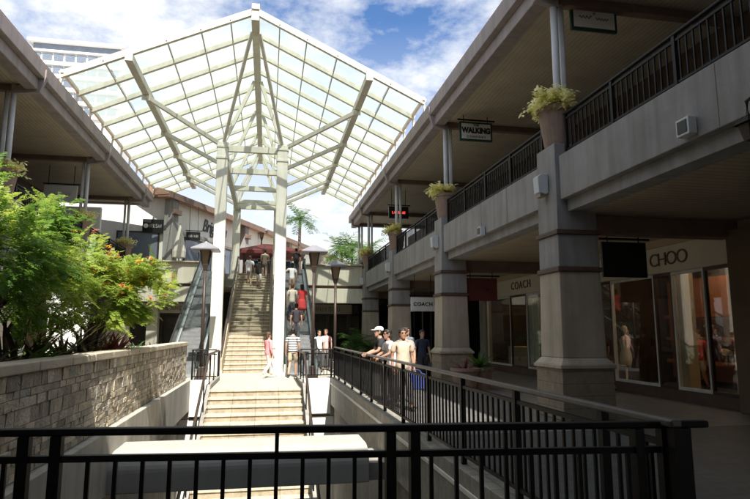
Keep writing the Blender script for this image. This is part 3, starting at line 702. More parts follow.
# ================================================================== PLANTS
def frond_leaf(mb, p, d, L, w, droop, n=4, up=Vector((0, 0, 1))):
    """one curved strap leaf of n quads"""
    p = Vector(p); d = Vector(d).normalized(); side = d.cross(up)
    if side.length < .05: side = Vector((1, 0, 0))
    side.normalize(); k = len(mb.v); pos = p.copy(); dd = d.copy()
    for i in range(n + 1):
        t = i / n; ww = w * (1 - t) ** .7 * (1 if t > .05 else .6) if i < n else .002
        mb.v += [tuple(pos - side * ww / 2), tuple(pos + side * ww / 2)]
        dd = (dd + Vector((0, 0, -droop / n))).normalized(); pos = pos + dd * L / n
    for i in range(n): mb.f.append((k + 2 * i, k + 2 * i + 1, k + 2 * i + 3, k + 2 * i + 2))
def pinnate(mb, p, d, L, npair, lw, ll, droop, rng, pair_droop=.5):
    """feathery frond: a rachis of paired thin leaflets"""
    pos = Vector(p); dd = Vector(d).normalized(); st = L / npair
    for i in range(npair):
        dd = (dd + Vector((0, 0, -droop / npair))).normalized(); pos = pos + dd * st
        side = dd.cross(Vector((0, 0, 1)))
        if side.length < .05: side = Vector((1, 0, 0))
        side.normalize(); t = (i + .5) / npair; ln = ll * (math.sin(math.pi * (.12 + .8 * t)) ** .6)
        for sg in (-1, 1):
            e = (side * sg + dd * .45 + Vector((0, 0, rng.uniform(-pair_droop, pair_droop * .4)))).normalized()
            wv = (dd - e * dd.dot(e)).normalized() * lw / 2
            a = pos; m_ = pos + e * ln * .55; b = pos + e * ln
            mb.add([a - wv * .5, a + wv * .5, m_ + wv, b, m_ - wv], [(0, 1, 2, 3, 4)])
def rnd_dir(rng, zmin=-1, zmax=1):
    z = rng.uniform(zmin, zmax); t = rng.uniform(0, 2 * math.pi); r = math.sqrt(max(0, 1 - z * z))
    return Vector((r * math.cos(t), r * math.sin(t), z))
def branches(mb, p, d, L, r, depth, rng, tips):
    p = Vector(p); d = Vector(d).normalized(); mid = p + d * L * .5 + Vector((rng.uniform(-.05, .05), rng.uniform(-.05, .05), .02)) * L
    e = p + d * L; mb.tube([p, mid, e], [r, r * .85, r * .65], 7)
    if depth == 0: tips.append(e); return
    for k in range(rng.choice((2, 3, 3))):
        nd = (d + rnd_dir(rng, -.2, .6) * .75).normalized()
        branches(mb, e - d * r * .3, nd, L * rng.uniform(.62, .85), r * .62, depth - 1, rng, tips)
def feather_tree(name, label, base, centre, radii, nfr, leaf, rng, trunk_h, flowers=(), cat='tree', ll=.062, fl=.30, lean=Vector((0, 0, 1))):
    r = thing(name, label, cat, base)
    tips = []; t = MB()
    for k in range(3):
        a = 2 * math.pi * k / 3 + .7
        branches(t, Vector(base) + Vector((.06 * math.cos(a), .06 * math.sin(a), 0)), Vector((math.cos(a) * .32, math.sin(a) * .32, 1)) + (Vector(centre) - Vector(base)) * .25, trunk_h, .05, 3, rng, tips)
    t.build('trunk', M['bark'], r, smooth=True)
    cr = Leaves(); C_ = Vector(centre)
    clumps = []
    for k in range(64):
        v = rnd_dir(rng, -.75, 1); s_ = rng.uniform(.45, 1.0)
        clumps.append((C_ + Vector((v.x * radii[0], v.y * radii[1], v.z * radii[2])) * s_, rng.uniform(.16, .34), v))
    tops = []
    for k in range(nfr):
        c, cr_, v = rng.choice(clumps)
        p = c + rnd_dir(rng) * cr_ * rng.uniform(.2, 1)
        out = (p - C_).normalized() * .8 + rnd_dir(rng, -.2, .5) * .9 + Vector((0, 0, .15))
        pinnate(cr, p, out, fl * rng.uniform(.7, 1.25), 11, .023, ll * rng.uniform(.8, 1.25), .7, rng)
        tops.append(p + out.normalized() * .2)
    cr.build('crown', M[leaf], r)
    for m, n in flowers:
        f = Leaves()
        cand = [p for p in tops if p.z > C_.z - radii[2] * .2]
        for k in range(n):
            p = rng.choice(cand) + Vector((0, 0, .06))
            for j in range(9):
                q = p + rnd_dir(rng) * .05; d = rnd_dir(rng, 0, 1); frond_leaf(f, q, d, .075, .06, .6, 2)
        f.build('blossom', M[m], r)
    return r
feather_tree('flame_tree', 'tall feathery dark green tree growing behind the near end of the planter wall', (-3.75, 8.0, 1.05), (-3.9, 8.3, 2.72), (1.2, 1.25, 1.3), 1750, 'fernleaf', random.Random(11), .5, ())
feather_tree('flame_tree', 'tall feathery bright green tree in the planter, between the dark tree and the flowering shrub', (-3.9, 9.7, 1.05), (-3.95, 9.9, 2.85), (1.15, 1.0, 1.05), 1250, 'limeleaf', random.Random(5), .5, ())
feather_tree('flowering_shrub', 'rounded lime green shrub dotted with orange and yellow flowers behind the planter wall', (-3.45, 12.2, 1.05), (-3.35, 12.2, 2.30), (1.38, 1.35, 1.0), 2500, 'limeleaf', random.Random(23), .33, (('flower', 70), ('yellowflower', 26)), 'shrub', .06, .28)

def rosette(name, label, base, n, L, w, leaf, rng, droop=1.1, cat='plant', zmin=.25):
    o = Leaves()
    for k in range(n):
        d = rnd_dir(rng, zmin, .95); frond_leaf(o, Vector(base) + Vector((0, 0, .03)), d, L * rng.uniform(.7, 1.15), w * rng.uniform(.8, 1.2), droop, 5)
    o.v = [(x - base[0], y - base[1], z - base[2]) for x, y, z in o.v]
    me = bpy.data.meshes.new(name); me.from_pydata(o.v, [], o.f); me.materials.append(M[leaf])
    ob = bpy.data.objects.new(name, me); COL.objects.link(ob); ob.location = base; ob['label'] = label; ob['category'] = cat
    return ob
rg = random.Random(41)
rosette('bromeliad', 'dark strap leaved bromeliad at the near end of the planter', (-3.15, 7.4, 1.05), 26, .75, .08, 'darkleaf', rg)
rosette('bromeliad', 'large dark red and green bromeliad under the gap between the tree and the shrub', (-3.2, 10.0, 1.05), 40, .85, .09, 'darkleaf', rg, .8)
rosette('bromeliad', 'green rosette plant standing left of the large dark bromeliad', (-3.1, 8.7, 1.05), 28, .6, .09, 'coverleaf', rg)
rosette('bromeliad', 'dark bromeliad under the orange flowers of the shrub', (-3.2, 11.4, 1.05), 36, .75, .085, 'darkleaf', rg, .9)
rosette('ti_plant', 'red leaved plant under the far side of the flowering shrub', (-3.2, 13.4, 1.05), 40, .7, .10, 'redleaf', rg, .7)
rosette('bromeliad', 'small green plant at the far end of the planter wall', (-3.2, 15.2, 1.05), 26, .5, .07, 'coverleaf', rg)
rosette('bromeliad', 'low dark plant at the far corner of the planter near the escalator', (-3.3, 17.6, 1.05), 26, .5, .07, 'darkleaf', rg)
for k, (x, y, n_, L_, lf, lb) in enumerate((
    (-3.5, 9.1, 44, .95, 'darkleaf', 'big dark strap leaved plant between the two tree trunks'), (-3.9, 10.9, 46, 1.0, 'darkleaf', 'tall dark plant standing behind the large bromeliad'),
    (-3.7, 12.6, 46, 1.0, 'darkleaf', 'tall dark plant under the middle of the flowering shrub'), (-3.15, 12.3, 36, .7, 'redleaf', 'maroon leaved plant at the wall edge under the flowering shrub'),
    (-4.6, 8.8, 44, 1.0, 'darkleaf', 'dark leaved plant at the foot of the tall dark tree'), (-3.9, 14.4, 40, .9, 'darkleaf', 'dark plant right of the flowering shrub, towards the escalator'))):
    rosette('bromeliad', lb, (x, y, 1.05), n_, L_, .10, lf, rg, .8)
cov = Leaves()
for k in range(2600):
    p = Vector((rg.uniform(-5.9, -2.98), rg.uniform(4, 19.8), 1.04)); frond_leaf(cov, p, rnd_dir(rg, .3, 1), rg.uniform(.12, .34), .05, .8, 2)
me = bpy.data.meshes.new('ground_cover'); me.from_pydata(cov.v, [], cov.f); me.materials.append(M['coverleaf'])
gc = bpy.data.objects.new('ground_cover', me); COL.objects.link(gc); gc['kind'] = 'stuff'; gc['label'] = 'low green leafy ground cover filling the planter bed'; gc['category'] = 'ground cover'

# planter pots on the columns with variegated shrubs
def pot_at(x, y, label, z=5.06):
    r = thing('planter_pot', label, 'pot', (x, y, z), 0, 'terracotta pots on the balcony columns')
    MB().lathe([(.0, 0), (.27, 0), (.28, .03), (.375, .70), (.415, .72), (.42, .80), (.375, .805), (.36, .74), (.0, .73)], (0, 0, 0), 24).build('pot', M['terracotta'], r, rel=False, smooth=False)
    MB().lathe([(0, .70), (.355, .70), (.355, .75), (0, .76)], (0, 0, 0), 20).build('soil', M['soil'], r, rel=False)
    return r
def pot_plant(x, y, label, rng, leaf='varleaf', z=5.74, spread=.5, n=900, side=0):
    o = Leaves()
    for k in range(70):
        a = rng.uniform(0, 2 * math.pi); rr = spread * rng.uniform(.1, 1) ** .6
        tip = Vector((math.cos(a) * rr + side * rr, math.sin(a) * rr, rng.uniform(-.18, .42) * (1.1 - rr / spread * .5)))
        for j in range(n // 70):
            p = tip * rng.uniform(.35, 1.05) + rnd_dir(rng) * .07; frond_leaf(o, p, rnd_dir(rng, -.4, .8), rng.uniform(.08, .15), .075, .5, 2)
    me = bpy.data.meshes.new('trailing_plant'); me.from_pydata(o.v, [], o.f); me.materials.append(M[leaf])
    ob = bpy.data.objects.new('trailing_plant', me); COL.objects.link(ob); ob.location = (x, y, z); ob['label'] = label; ob['category'] = 'plant'; return ob
ordn = ['nearest', 'second', 'third', 'fourth', 'farthest']
p0 = None
for i, y in enumerate(CYS):
    lb = ['terracotta pot on the nearest right column, below the script sign', 'terracotta pot on the second right column, below the shoe shop sign', 'terracotta pot on the third right column, beyond the shoe shop sign',
          'terracotta pot on the fourth right column, near the balcony shoppers', 'terracotta pot at the far end of the right balcony'][i]
    if p0 is None: p0 = pot_at(5.72, y - .05, lb, 5.285)
    else: relabel(copy_tree(p0), lb, (5.72, y - .05, 5.285))
    pot_plant(5.66, y - .10, ['pale variegated plant spilling left from the nearest balcony pot', 'bushy yellow green plant in the second balcony pot', 'yellow green plant in the third balcony pot', 'small pale plant in the fourth balcony pot', 'brownish palm like plant in the farthest balcony pot'][i],
              random.Random(60 + i), 'varleaf' if i < 4 else 'palmleaf', 6.12, .50, 1900, -.25)

# palms
PF = 1.15
def palm(name, label, base, h, nf, L, rng, leaf='palmleaf', cat='palm tree', lean=(.0, .0), tr=.11):
    r = thing(name, label, cat, base)
    b = Vector(base); top = b + Vector((lean[0], lean[1], h))
    MB().tube([b, b + Vector((lean[0] * .25, lean[1] * .25, h * .5)), top], [tr * 1.3, tr, tr * .8], 9).build('trunk', M['bark'], r, smooth=True)
    o = Leaves()
    for k in range(int(nf * PF)):
        d = rnd_dir(rng, -.3, .95); pinnate(o, top, d, L * rng.uniform(.8, 1.2), 18, L * .03, L * .30, 1.15, rng, .5)
    o.build('crown', M[leaf], r); return r
palm('palm_tree', 'tall palm rising behind the right escalator against the white sky', (2.35, 45, ZU), 5.6, 26, 1.7, random.Random(71), tr=.13)
palm('palm_tree', 'left palm of the far cluster beyond the right balcony', (6.1, 48, ZU), 3.6, 28, 2.0, random.Random(72))
palm('palm_tree', 'middle and tallest palm of the far cluster beyond the right balcony', (7.3, 50, ZU), 4.3, 28, 2.1, random.Random(73))
palm('palm_tree', 'right palm of the far cluster beyond the right balcony, next to the far roof post', (8.4, 48, ZU), 3.6, 28, 2.0, random.Random(74))
relabel(copy_tree(p0), 'terracotta pot on the corridor floor right of the second column', (6.02, 15.85, -.2))
rosette('dracaena', 'spiky green plant in a floor pot right of the second column', (6.02, 15.85, .54), 46, .85, .085, 'coverleaf', random.Random(75), .7, zmin=.2)
palm('parlour_palm', 'potless green palm standing at the foot of the far right column', (4.9, 31.2, 0), 1.0, 26, 1.3, random.Random(76), 'palmleaf', 'plant', tr=.07)
relabel(copy_tree(p0), 'terracotta pot holding the red leaved plant beside the second column', (5.5, 15.6, -.2))
rosette('ti_plant', 'red leaved plant left of the spiky plant by the second column', (5.5, 15.6, .42), 34, .55, .09, 'redleaf', random.Random(77), .6)

# ================================================================== GLASS CANOPY
AX = -.66; EL, ER = -6.50, 5.17; ZE, ZR = 9.66, 12.38
CY0, CY1 = 18.4, 35.0
can = thing('glass_canopy', 'cream steel gable canopy with glass panes on white poles over the stairs', 'canopy', (AX, 26, 0))
def roof_pt(t, y, side, dz=0.0):
    """t = 0 at the eave, 1 at the ridge"""
    e = EL if side < 0 else ER
    return Vector((e + (AX - e) * t, y, ZE + (ZR - ZE) * t + dz))
NR = 12
rys = [CY0 + (CY1 - CY0) * i / (NR - 1) for i in range(NR)]
for side in (-1, 1):
    for i, y in enumerate(rys):
        a, b = roof_pt(-.012, y, side, -.07), roof_pt(1, y, side, -.07)
        b.x += .07 * side
        MB().bar(a, b, .13, .17 if 0 < i < NR - 1 else .22).build('rafter', M['canopy'], can, bevel=.008)
    for t, w, h, dz in ((.0, .09, .11, .0), (.20, .04, .06, -.06), (.52, .04, .06, -.06), (.70, .04, .06, -.06), (.86, .04, .06, -.06)):
        MB().bar(roof_pt(t, CY0 - .1, side, dz), roof_pt(t, CY1 + .1, side, dz), w, h).build('glazing_bar' if t else 'eave_beam', M['canopy'], can)
    MB().bar(roof_pt(.33, CY0 - .12, side, -.26), roof_pt(.33, CY1 + .1, side, -.26), .24, .26).build('purlin_beam', M['canopy'], can, bevel=.01)
    g = MB()
    for i in range(NR - 1):
        y0, y1 = rys[i] + .012, rys[i + 1] - .012
        for (t0, t1) in ((-.01, .197), (.203, .517), (.523, .697), (.703, .857), (.863, .985)):
            g.add([roof_pt(t0, y0, side, .035), roof_pt(t1, y0, side, .035), roof_pt(t1, y1, side, .035), roof_pt(t0, y1, side, .035)], [(0, 1, 2, 3)])
    g.build('glazing', M['frost'], can)
    # eave clips down to the arcade roof
    for y in rys:
        p = roof_pt(0, y, side, -.03); MB().bar(p, (p.x + .06 * side, y, 9.2), .07, .07).build('eave_bracket', M['canopy'], can)
MB().bar((AX, CY0 - .15, ZR - .22), (AX, CY1 + .1, ZR - .22), .26, .42).build('ridge_beam', M['canopy'], can, bevel=.01)
MB().box(AX - .13, AX + .13, CY0 - .2, CY0 + .05, ZR - .05, ZR + .14).build('ridge_cap', M['canopy'], can, bevel=.01)
FR = [23.2, 26.5, 29.8, 33.0, 34.9]
PXL, PXRR = -1.96, .44
ZP = 9.0
for (y, z0) in ((23.2, 0), (34.6, ZU)):
    for x in (PXL, PXRR):
        MB().frustum(x, y, z0, ZP + .25, .225, .2, .215, .19).build('pole', M['polepaint'], can, bevel=.02)
        MB().box(x - .30, x + .30, y - .28, y + .28, z0, z0 + .12).build('base_plate', M['canopy'], can, bevel=.01)
for x in (PXL, PXRR):
    MB().bar((x, 23.42, ZP), (x, 34.4, ZP), .22, .34).build('longitudinal_beam', M['canopy'], can, bevel=.01)
for i, y in enumerate(FR):
    if i: y = min(y, 34.35)
    MB().bar((PXL + (.22 if not i else .11), y, ZP + .02), (PXRR - (.22 if not i else .11), y, ZP + .02), .16, .26).build('tie_beam', M['canopy'], can, bevel=.008)
    for side, x in ((-1, PXL), (1, PXRR)):
        a = Vector((x, y, ZP + .22)); b = Vector((AX + .13 * side, y, ZR - .40))
        MB().bar(a, b, .14, .16, (0, 1, 0)).build('ridge_strut', M['canopy'], can, bevel=.008)
        pb = roof_pt(.33, y - (2.2 if i == 0 else 1.6), side, -.45)
        MB().bar(a + Vector((.1 * side, 0, -.05)), pb, .15, .17, (0, 1, 0)).build('side_strut', M['canopy'], can, bevel=.008)
        if i == 0:
            MB().bar(a, (AX + .13 * side, CY0 + .7, ZR - .42), .11, .13).build('ridge_strut', M['canopy'], can, bevel=.008)

# ================================================================== STREET LAMPS
def lamp(x, y, h, label, z0=0):
    r = thing('street_lamp', label, 'street lamp', (x, y, z0), 0, 'bronze lamps with hipped metal hats')
    MB().frustum(0, 0, 0, .10, .19, .19, .18, .18).frustum(0, 0, .101, .42, .14, .14, .10, .10).build('base', M['bronze'], r, rel=False, bevel=.012)
    MB().tube([(0, 0, .42), (0, 0, h - .85)], [.066, .052], 12).build('pole', M['bronze'], r, rel=False, smooth=True)
    ln = MB().frustum(0, 0, h - .66, h - .17, .09, .09, .165, .165).build('lantern', M['lampglass'], r, rel=False)
    fr = MB()
    for sx in (-1, 1):
        for sy in (-1, 1): fr.bar((sx * .095, sy * .095, h - .68), (sx * .17, sy * .17, h - .16), .028, .028)
    fr.frustum(0, 0, h - .86, h - .66, .06, .06, .11, .11); fr.build('lantern_frame', M['bronze'], r, rel=False)
    MB().frustum(0, 0, h - .17, h - .12, .47, .47, .47, .47).frustum(0, 0, h - .119, h + .12, .46, .46, .07, .07).frustum(0, 0, h + .121, h + .16, .05, .05, .03, .03).build('hat', M['hat'], r, rel=False, bevel=.006)
    return r
lamp(-2.2, PY + .25, 4.62, 'bronze lamp with hip hat, just left of the left white pole')
lamp(1.62, PY + .2, 4.62, 'bronze lamp with hip hat, nearer and taller of the right pair')
lamp(2.75, 23.6, 4.45, 'bronze lamp with hip hat, right and farther of the right pair')
lamp(-.6, 44.5, 4.6, 'small far bronze lamp seen above the red canopy on the upper level', ZU)

# ================================================================== LEFT ARCADE
PXL_ = -7.1; FXL = -6.48; LYS = [10.1, 17.2, 24.2, 31.2]; RY2 = 33.0
lar = thing('shopping_arcade', 'two storey shopping arcade on the left with deep roof, mostly hidden behind the planter trees', 'building', (-9, 16, 0))
for y in LYS: arcade_column(lar, -7.44, y)
ysl = [-6] + LYS + [33]
for i in range(len(ysl) - 1):
    a, b = ysl[i] + (.42 if i else 0), ysl[i + 1] - (.42 if i + 1 < len(ysl) - 1 else 0)
    MB().box(PXL_ - .3, PXL_, a, b, 4.13, 5.0).build('parapet', M['cream'], lar, bevel=.012)
    MB().box(PXL_ - .5, PXL_ - .14, a, b, 3.9, 4.128).build('edge_beam', M['cream'], lar, bevel=.01)
MB().box(-12, PXL_ - .51, -6, 33, 3.90, 4.05).build('ceiling', M['soffit_low'], lar)
MB().box(-14, PXL_ - .302, -6, 33, 4.30, ZU).build('balcony_floor', M['tile'], lar)
MB().box(FXL - .22, FXL, -6, RY2, 8.80, ZF1).build('fascia', M['mauve'], lar, bevel=.02)
MB().box(FXL - .50, FXL - .16, -6, RY2 - .1, ZF0, 8.798).build('gutter_board', M['mauve'], lar, bevel=.02)
MB().box(FXL - .9, FXL - .222, RY2 - .25, RY2, 8.80, ZF1).box(-12.5, FXL - .502, RY2 - .35, RY2 - .05, ZF0 + .1, 8.798).build('end_fascia', M['mauve'], lar, bevel=.02)
MB().box(-12.5, FXL - .502, -6, RY2 - .36, 8.62, 8.70).build('soffit', M['soffit'], lar)
MB().prism([(FXL - .03, ZF1 + .003), (FXL - .03, ZF1 + .06), (-13, ZF1 + .9), (-13, ZF1 + .003)], 'Y', -6.0, RY2).build('roof', M['rooftile'], lar)
for y in LYS + [2.9]:
    MB().box(-11.3, FXL - .503, y - .10, y + .10, 8.43, 8.618).build('roof_beam', M['rust'], lar, bevel=.01)
for y in LYS:
    for dx, r_ in ((0, .075), (.20, .06)):
        MB().tube([(-7.28 - dx, y - .1 + dx * .4, 5.0), (-7.28 - dx, y - .1 + dx * .4, 8.61)], r_, 12).build('roof_post', M['steel'], lar, smooth=True)
    MB().prism([(-6.44, 9.1), (-6.44, 8.86), (-6.58, 8.40), (-7.30, 8.30), (-7.30, 8.45)], 'Y', y - .19, y - .05).build('bracket', M['mauve'], lar, bevel=.01)
MB().box(-11.5, -11.3, -6, 33, ZU, 8.61).build('upper_wall', M['brown'], lar)
for y in (14.0, 18.5, 27, 29.6):
    f = MB().box(-11.298, -11.22, y - 1.1, y + 1.1, ZU + .1, 7.6).build('upper_window', M['brown'], lar)
    MB().box(-11.218, -11.20, y - 1.0, y + 1.0, ZU + .2, 7.5).build('pane', M['towerwin'], f)
MB().box(-11.5, -11.3, -6, 33, 0, 3.89).build('ground_wall', M['tan'], lar)
for y in (5.0, 8.6, 13.2, 20, 24.5, 28.6):
    f = MB().box(-11.298, -11.22, y - 1.2, y + 1.2, .05, 3.0).build('shop_window', M['bronze'], lar)
    MB().box(-11.218, -11.20, y - 1.12, y + 1.12, .12, 2.92).build('pane', M['towerwin'], f)
# white shop kiosk pieces in the left upper storey
kb = thing('shop_screen', 'white screen wall with dark openings on the left balcony, above the flowering shrub', 'wall', (-8.6, 27.6, ZU))
MB().box(-10.2, -7.6, 27.4, 27.6, ZU, 7.25).build('panel', M['white'], kb, bevel=.02)
for x in (-9.6, -8.3): MB().box(x - .32, x + .32, 27.36, 27.398, 5.3, 6.9).build('opening', M['dark'], kb)
for y in [(.6, LYS[0] - .45), (LYS[0] + .45, LYS[1] - .45), (LYS[1] + .45, LYS[2] - .45), (LYS[2] + .45, LYS[3] - .45)]:
    a, b = y; L = b - a; n = max(2, round(L / 1.65)); k = LYS.index(b + .45)
    railing('balcony_railing', ['nearest iron railing on the left balcony', 'iron railing on the left balcony behind the dark tree', 'iron railing on the left balcony behind the flowering shrub', 'farthest iron railing on the left balcony, above the shrub'][k],
            (PXL_ - .15, a, 5.0), (PXL_ - .15, b, 5.0), .86, [.04 + (L - .08) * i / n for i in range(n + 1)], .135, (.07, .045), .12, rail_m='black', group='iron railings on the left balcony')
for i, y in enumerate(LYS[:4]):
    relabel(copy_tree(p0), ['terracotta pot on the nearest left balcony column', 'terracotta pot on the left balcony, above the dark tree', 'terracotta pot on the left balcony, above the flowering shrub', 'terracotta pot on the far left balcony column near the white screen'][i], (-7.4, y - .05, 5.285))
    pot_plant(-7.38, y - .08, ['pale plant in the nearest left balcony pot', 'pale yellow plant with reddish tips in the left balcony pot above the tree', 'yellow green plant in the left balcony pot above the shrub', 'small plant in the far left balcony pot'][i], random.Random(80 + i), 'varleaf', 6.10, .5, 1300, .2)
s = blade_sign('blade_sign', 'pale hanging sign under the left roof, above the flowering shrub', -9.4, -8.1, 25.6, 7.05, 7.75, 'signwhite', 'signwhite', [], 8.62)
strokes(s, glyphs(8, -.42, .11, .28, .14, 2), .012, 'steel')
s = blade_sign('blade_sign', 'white framed hanging sign at the left edge under the near left roof', -9.2, -7.9, 12.0, 7.2, 8.0, 'signwhite', 'signblack', [], 8.62)
# white low walls beyond the planter, caught by the sun
w = thing('garden_wall', 'low white wall behind the planter, seen under the tree crowns', 'wall', (-5.2, 15.6, 0))
MB().box(-5.75, -4.75, 16.6, 16.8, 0, 2.35).build('wall', M['white'], w, bevel=.02)
MB().box(-5.8, -4.7, 16.56, 16.84, 2.352, 2.42).build('coping', M['white'], w, bevel=.01)

# ================================================================== UNSEEN ROOF OVER THE VIEWPOINT, WITH AN ADDED SHADING DECK
nb = thing('shading_bridge', 'unseen roof over the near floor, with a bridge deck and end wall added to darken it', 'bridge', (0, -6, 0))
MB().box(-6.9, 5.3, -14, 2.9, 8.75, 9.28).build('roof', M['mauve'], nb, bevel=.02)
MB().box(-6.9, PXR - .01, -14, 1.6, 4.05, ZU).build('deck', M['stucco'], nb, bevel=.02)  # unseen deck and parapet, added to keep the near area dark
MB().box(-6.9, PXR - .01, 1.3, 1.58, ZU + .002, 5.6).build('parapet', M['stucco'], nb, bevel=.02)
MB().box(-14, 14, -14.4, -14.01, 0, 9.3).build('end_wall', M['tan'], nb)  # unseen wall behind the camera, added to cut ambient light

# ================================================================== FAR END: UPPER LEVEL AND SHOPS
setting('upper_floor', MB().box(-14, PXR - .02, 33.42, 62, 4.15, ZU).box(PXR + .0, 14, 41.02, 62, 4.15, ZU), M['plaza'])
for x0, x1, lb in ((-7.0, -3.72, 'cream two banded balcony wall at the far end, left of the left escalator'), (2.08, PXR - .05, 'cream two banded balcony wall at the far end, behind the street lamps on the right')):
    w = thing('balcony_wall', lb, 'wall', ((x0 + x1) / 2, 33.2, 3.2))
    MB().box(x0, x1, 33.10, 33.40, 4.28, 5.45).build('upper_band', M['cream'], w, bevel=.03)
    MB().box(x0, x1, 33.24, 33.41, 4.10, 4.278).build('reveal', M['brown'], w)
    MB().box(x0, x1, 32.95, 33.40, 3.25, 4.098).build('lower_band', M['cream'], w, bevel=.03)
    MB().box(x0, x1, 32.9, 33.44, 5.452, 5.53).build('coping', M['coping'], w, bevel=.01)
gs = thing('ground_shops', 'dark ground floor shops under the far balcony, with a pale sign band', 'shop', (-.5, 37, 0))
MB().box(-12, PXR - .1, 38.0, 38.3, 0, 4.14).build('wall', M['dark'], gs)
for x0, x1 in ((-8.5, -3.8), (2.2, 5.2)):
    b = MB().box(x0, x1, 35.6, 35.8, 2.72, 3.3).build('sign_band', M['signband'], gs, bevel=.01)
    lt = MB(); n = int((x1 - x0 - 1) / .26)
    for pts in glyphs(n, x0 + .5, .26, 2.9, .22, 12): lt.tube([(x_, 35.59, z_) for x_, z_ in pts], .02, 5)
    lt.build('lettering', M['bronze'], b)
    for x in (x0 + .15, (x0 + x1) / 2, x1 - .15): MB().box(x - .07, x + .07, 35.6, 35.75, 0, 2.718).build('mullion', M['bronze'], gs)
    f = MB().box(x0, x1, 35.62, 35.7, 0, .3).build('shop_window', M['bronze'], gs)
    MB().box(x0 + .22, x1 - .22, 35.66, 35.68, .302, 2.7).build('pane', M['glass'], f)
for x in (-6.4, -3.6, 2.0): MB().box(x - .3, x + .3, 34.2, 34.8, 0, 4.14).build('pillar', M['cream'], gs, bevel=.02)

# oblique building closing the view, reading Brighton
ob = thing('store_building', 'cream upper level store with dark script letters and wooden eaves across the far end', 'building', (-6.0, 34, ZU))
u = Vector((.426, .905, 0)); nrm = Vector((.905, -.426, 0)); P0 = Vector((-5.7, 34.2, 0))
def obq(s_, d_, z): return P0 + u * s_ + nrm * d_ + Vector((0, 0, z))
def obox(s0, s1, d0, d1, z0, z1):
    vs = [obq(a, b, c) for c in (z0, z1) for a, b in ((s0, d0), (s1, d0), (s1, d1), (s0, d1))]
    return MB().add(vs, [(3, 2, 1, 0), (4, 5, 6, 7), (0, 1, 5, 4), (1, 2, 6, 5), (2, 3, 7, 6), (3, 0, 4, 7)])
obox(0, 34, -.3, 0, ZU, 9.22).build('wall', M['white'], ob)
obox(-.2, 34, .002, .05, 7.42, 7.6).build('string_course', M['stucco'], ob)
obox(-1.0, 34.5, -.2, .55, 9.225, 9.32).build('eave', M['eave'], ob)
obox(-1.05, 34.6, .552, .65, 9.14, 9.50).build('fascia', M['rust'], ob)
MB().add([obq(-1.05, .6, 9.51), obq(34.6, .6, 9.51), obq(34.6, -3, 10.6), obq(-1.05, -3, 10.6), obq(-1.05, -3, 9.33), obq(34.6, -3, 9.33), obq(-1.05, .54, 9.33), obq(34.6, .54, 9.33)],
         [(0, 1, 2, 3), (3, 2, 5, 4), (0, 3, 4, 6), (1, 7, 5, 2), (6, 4, 5, 7), (0, 6, 7, 1)]).build('roof', M['rooftile'], ob)
for s0 in (1.4, 5.4, 9.4, 13.4, 17.4, 21.4, 25.4, 29.4):
    f = obox(s0, s0 + 3.2, .004, .06, ZU + .05, 7.3).build('shop_window', M['bronze'], ob)
    obox(s0 + .12, s0 + 1.54, .062, .075, ZU + .2, 7.15).build('pane', M['towerwin'], f); obox(s0 + 1.66, s0 + 3.08, .062, .075, ZU + .2, 7.15).build('pane', M['towerwin'], f)
for s0 in (-.1, 8.7, 16.8, 24.9):
    obox(s0 - .28, s0 + .28, .0, .42, ZU, 9.222).build('pilaster', M['stucco'], ob, bevel=.02)
    obox(s0 - .34, s0 + .34, .422, .60, 8.3, 8.6).build('eave_bracket', M['rust'], ob, bevel=.02)
text('Brighton', 1.15, M['letter'], ob, obq(4.9, .03, 8.35) - Vector(ob.location), Matrix.Rotation(math.atan2(u.y, u.x), 4, 'Z') @ FACE_NY, .02, shear=.35, spacing=.92, offset=.01, sx=.82)
MB().box(-13, -5.95, 34.3, 34.6, ZU, 9.6).build('side_wall', M['white'], ob)
MB().box(-6.0, -5.4, 33.9, 34.45, ZU, 9.22).build('corner_pilaster', M['stucco'], ob, bevel=.02)
f = MB().box(-8.6, -6.25, 34.24, 34.298, ZU + .05, 7.35).build('shop_window', M['bronze'], ob)
MB().box(-8.5, -6.35, 34.22, 34.238, ZU + .15, 7.25).build('pane', M['towerwin'], f)
sb = thing('shop_sign', 'black wall sign with white letters and round emblem beside the last left roof post', 'sign', (-6.6, 34.2, 7.25))
MB().box(-7.2, -6.04, 34.14, 34.218, 7.25, 8.05).build('board', M['signblack'], sb, bevel=.01)
MB().lathe([(.13, -.01), (.13, .01)], (-7.0, 34.10, 7.65), 16).build('emblem', M['letterwhite'], sb)
sb.children[-1].data.transform(Matrix.Translation((-.4, -.1, .40)) @ Matrix.Rotation(R(90), 4, 'X') @ Matrix.Translation((.4, .1, -.40)))
strokes(sb, glyphs(6, -.22, .12, .32, .18, 4), .013, 'letterwhite', -.075)
s = blade_sign('blade_sign', 'small black hanging sign with white letters beside the closed canvas umbrella', -4.95, -4.15, 35.6, 7.1, 7.62, 'signblack', 'signblack', [], 9.2)
strokes(s, glyphs(7, -.29, .085, .19, .13, 9), .011, 'letterwhite')
# closed umbrella
um = thing('closed_umbrella', 'closed cream canvas umbrella on the far left upper terrace', 'umbrella', (-5.05, 33.7, ZU))
MB().lathe([(.0, 0), (.28, 0), (.28, .06), (.0, .08)], (-5.05, 33.7, ZU), 16).build('base', M['concrete'], um)
MB().tube([(-5.05, 33.7, ZU + .06), (-5.05, 33.7, 7.75)], .03, 8).build('pole', M['bronze'], um)
MB().lathe([(.10, 5.75), (.36, 5.8), (.38, 6.15), (.27, 6.7), (.13, 7.3), (.02, 7.72)], (-5.05, 33.7, 0), 11).build('canvas', M['umbrella'], um)
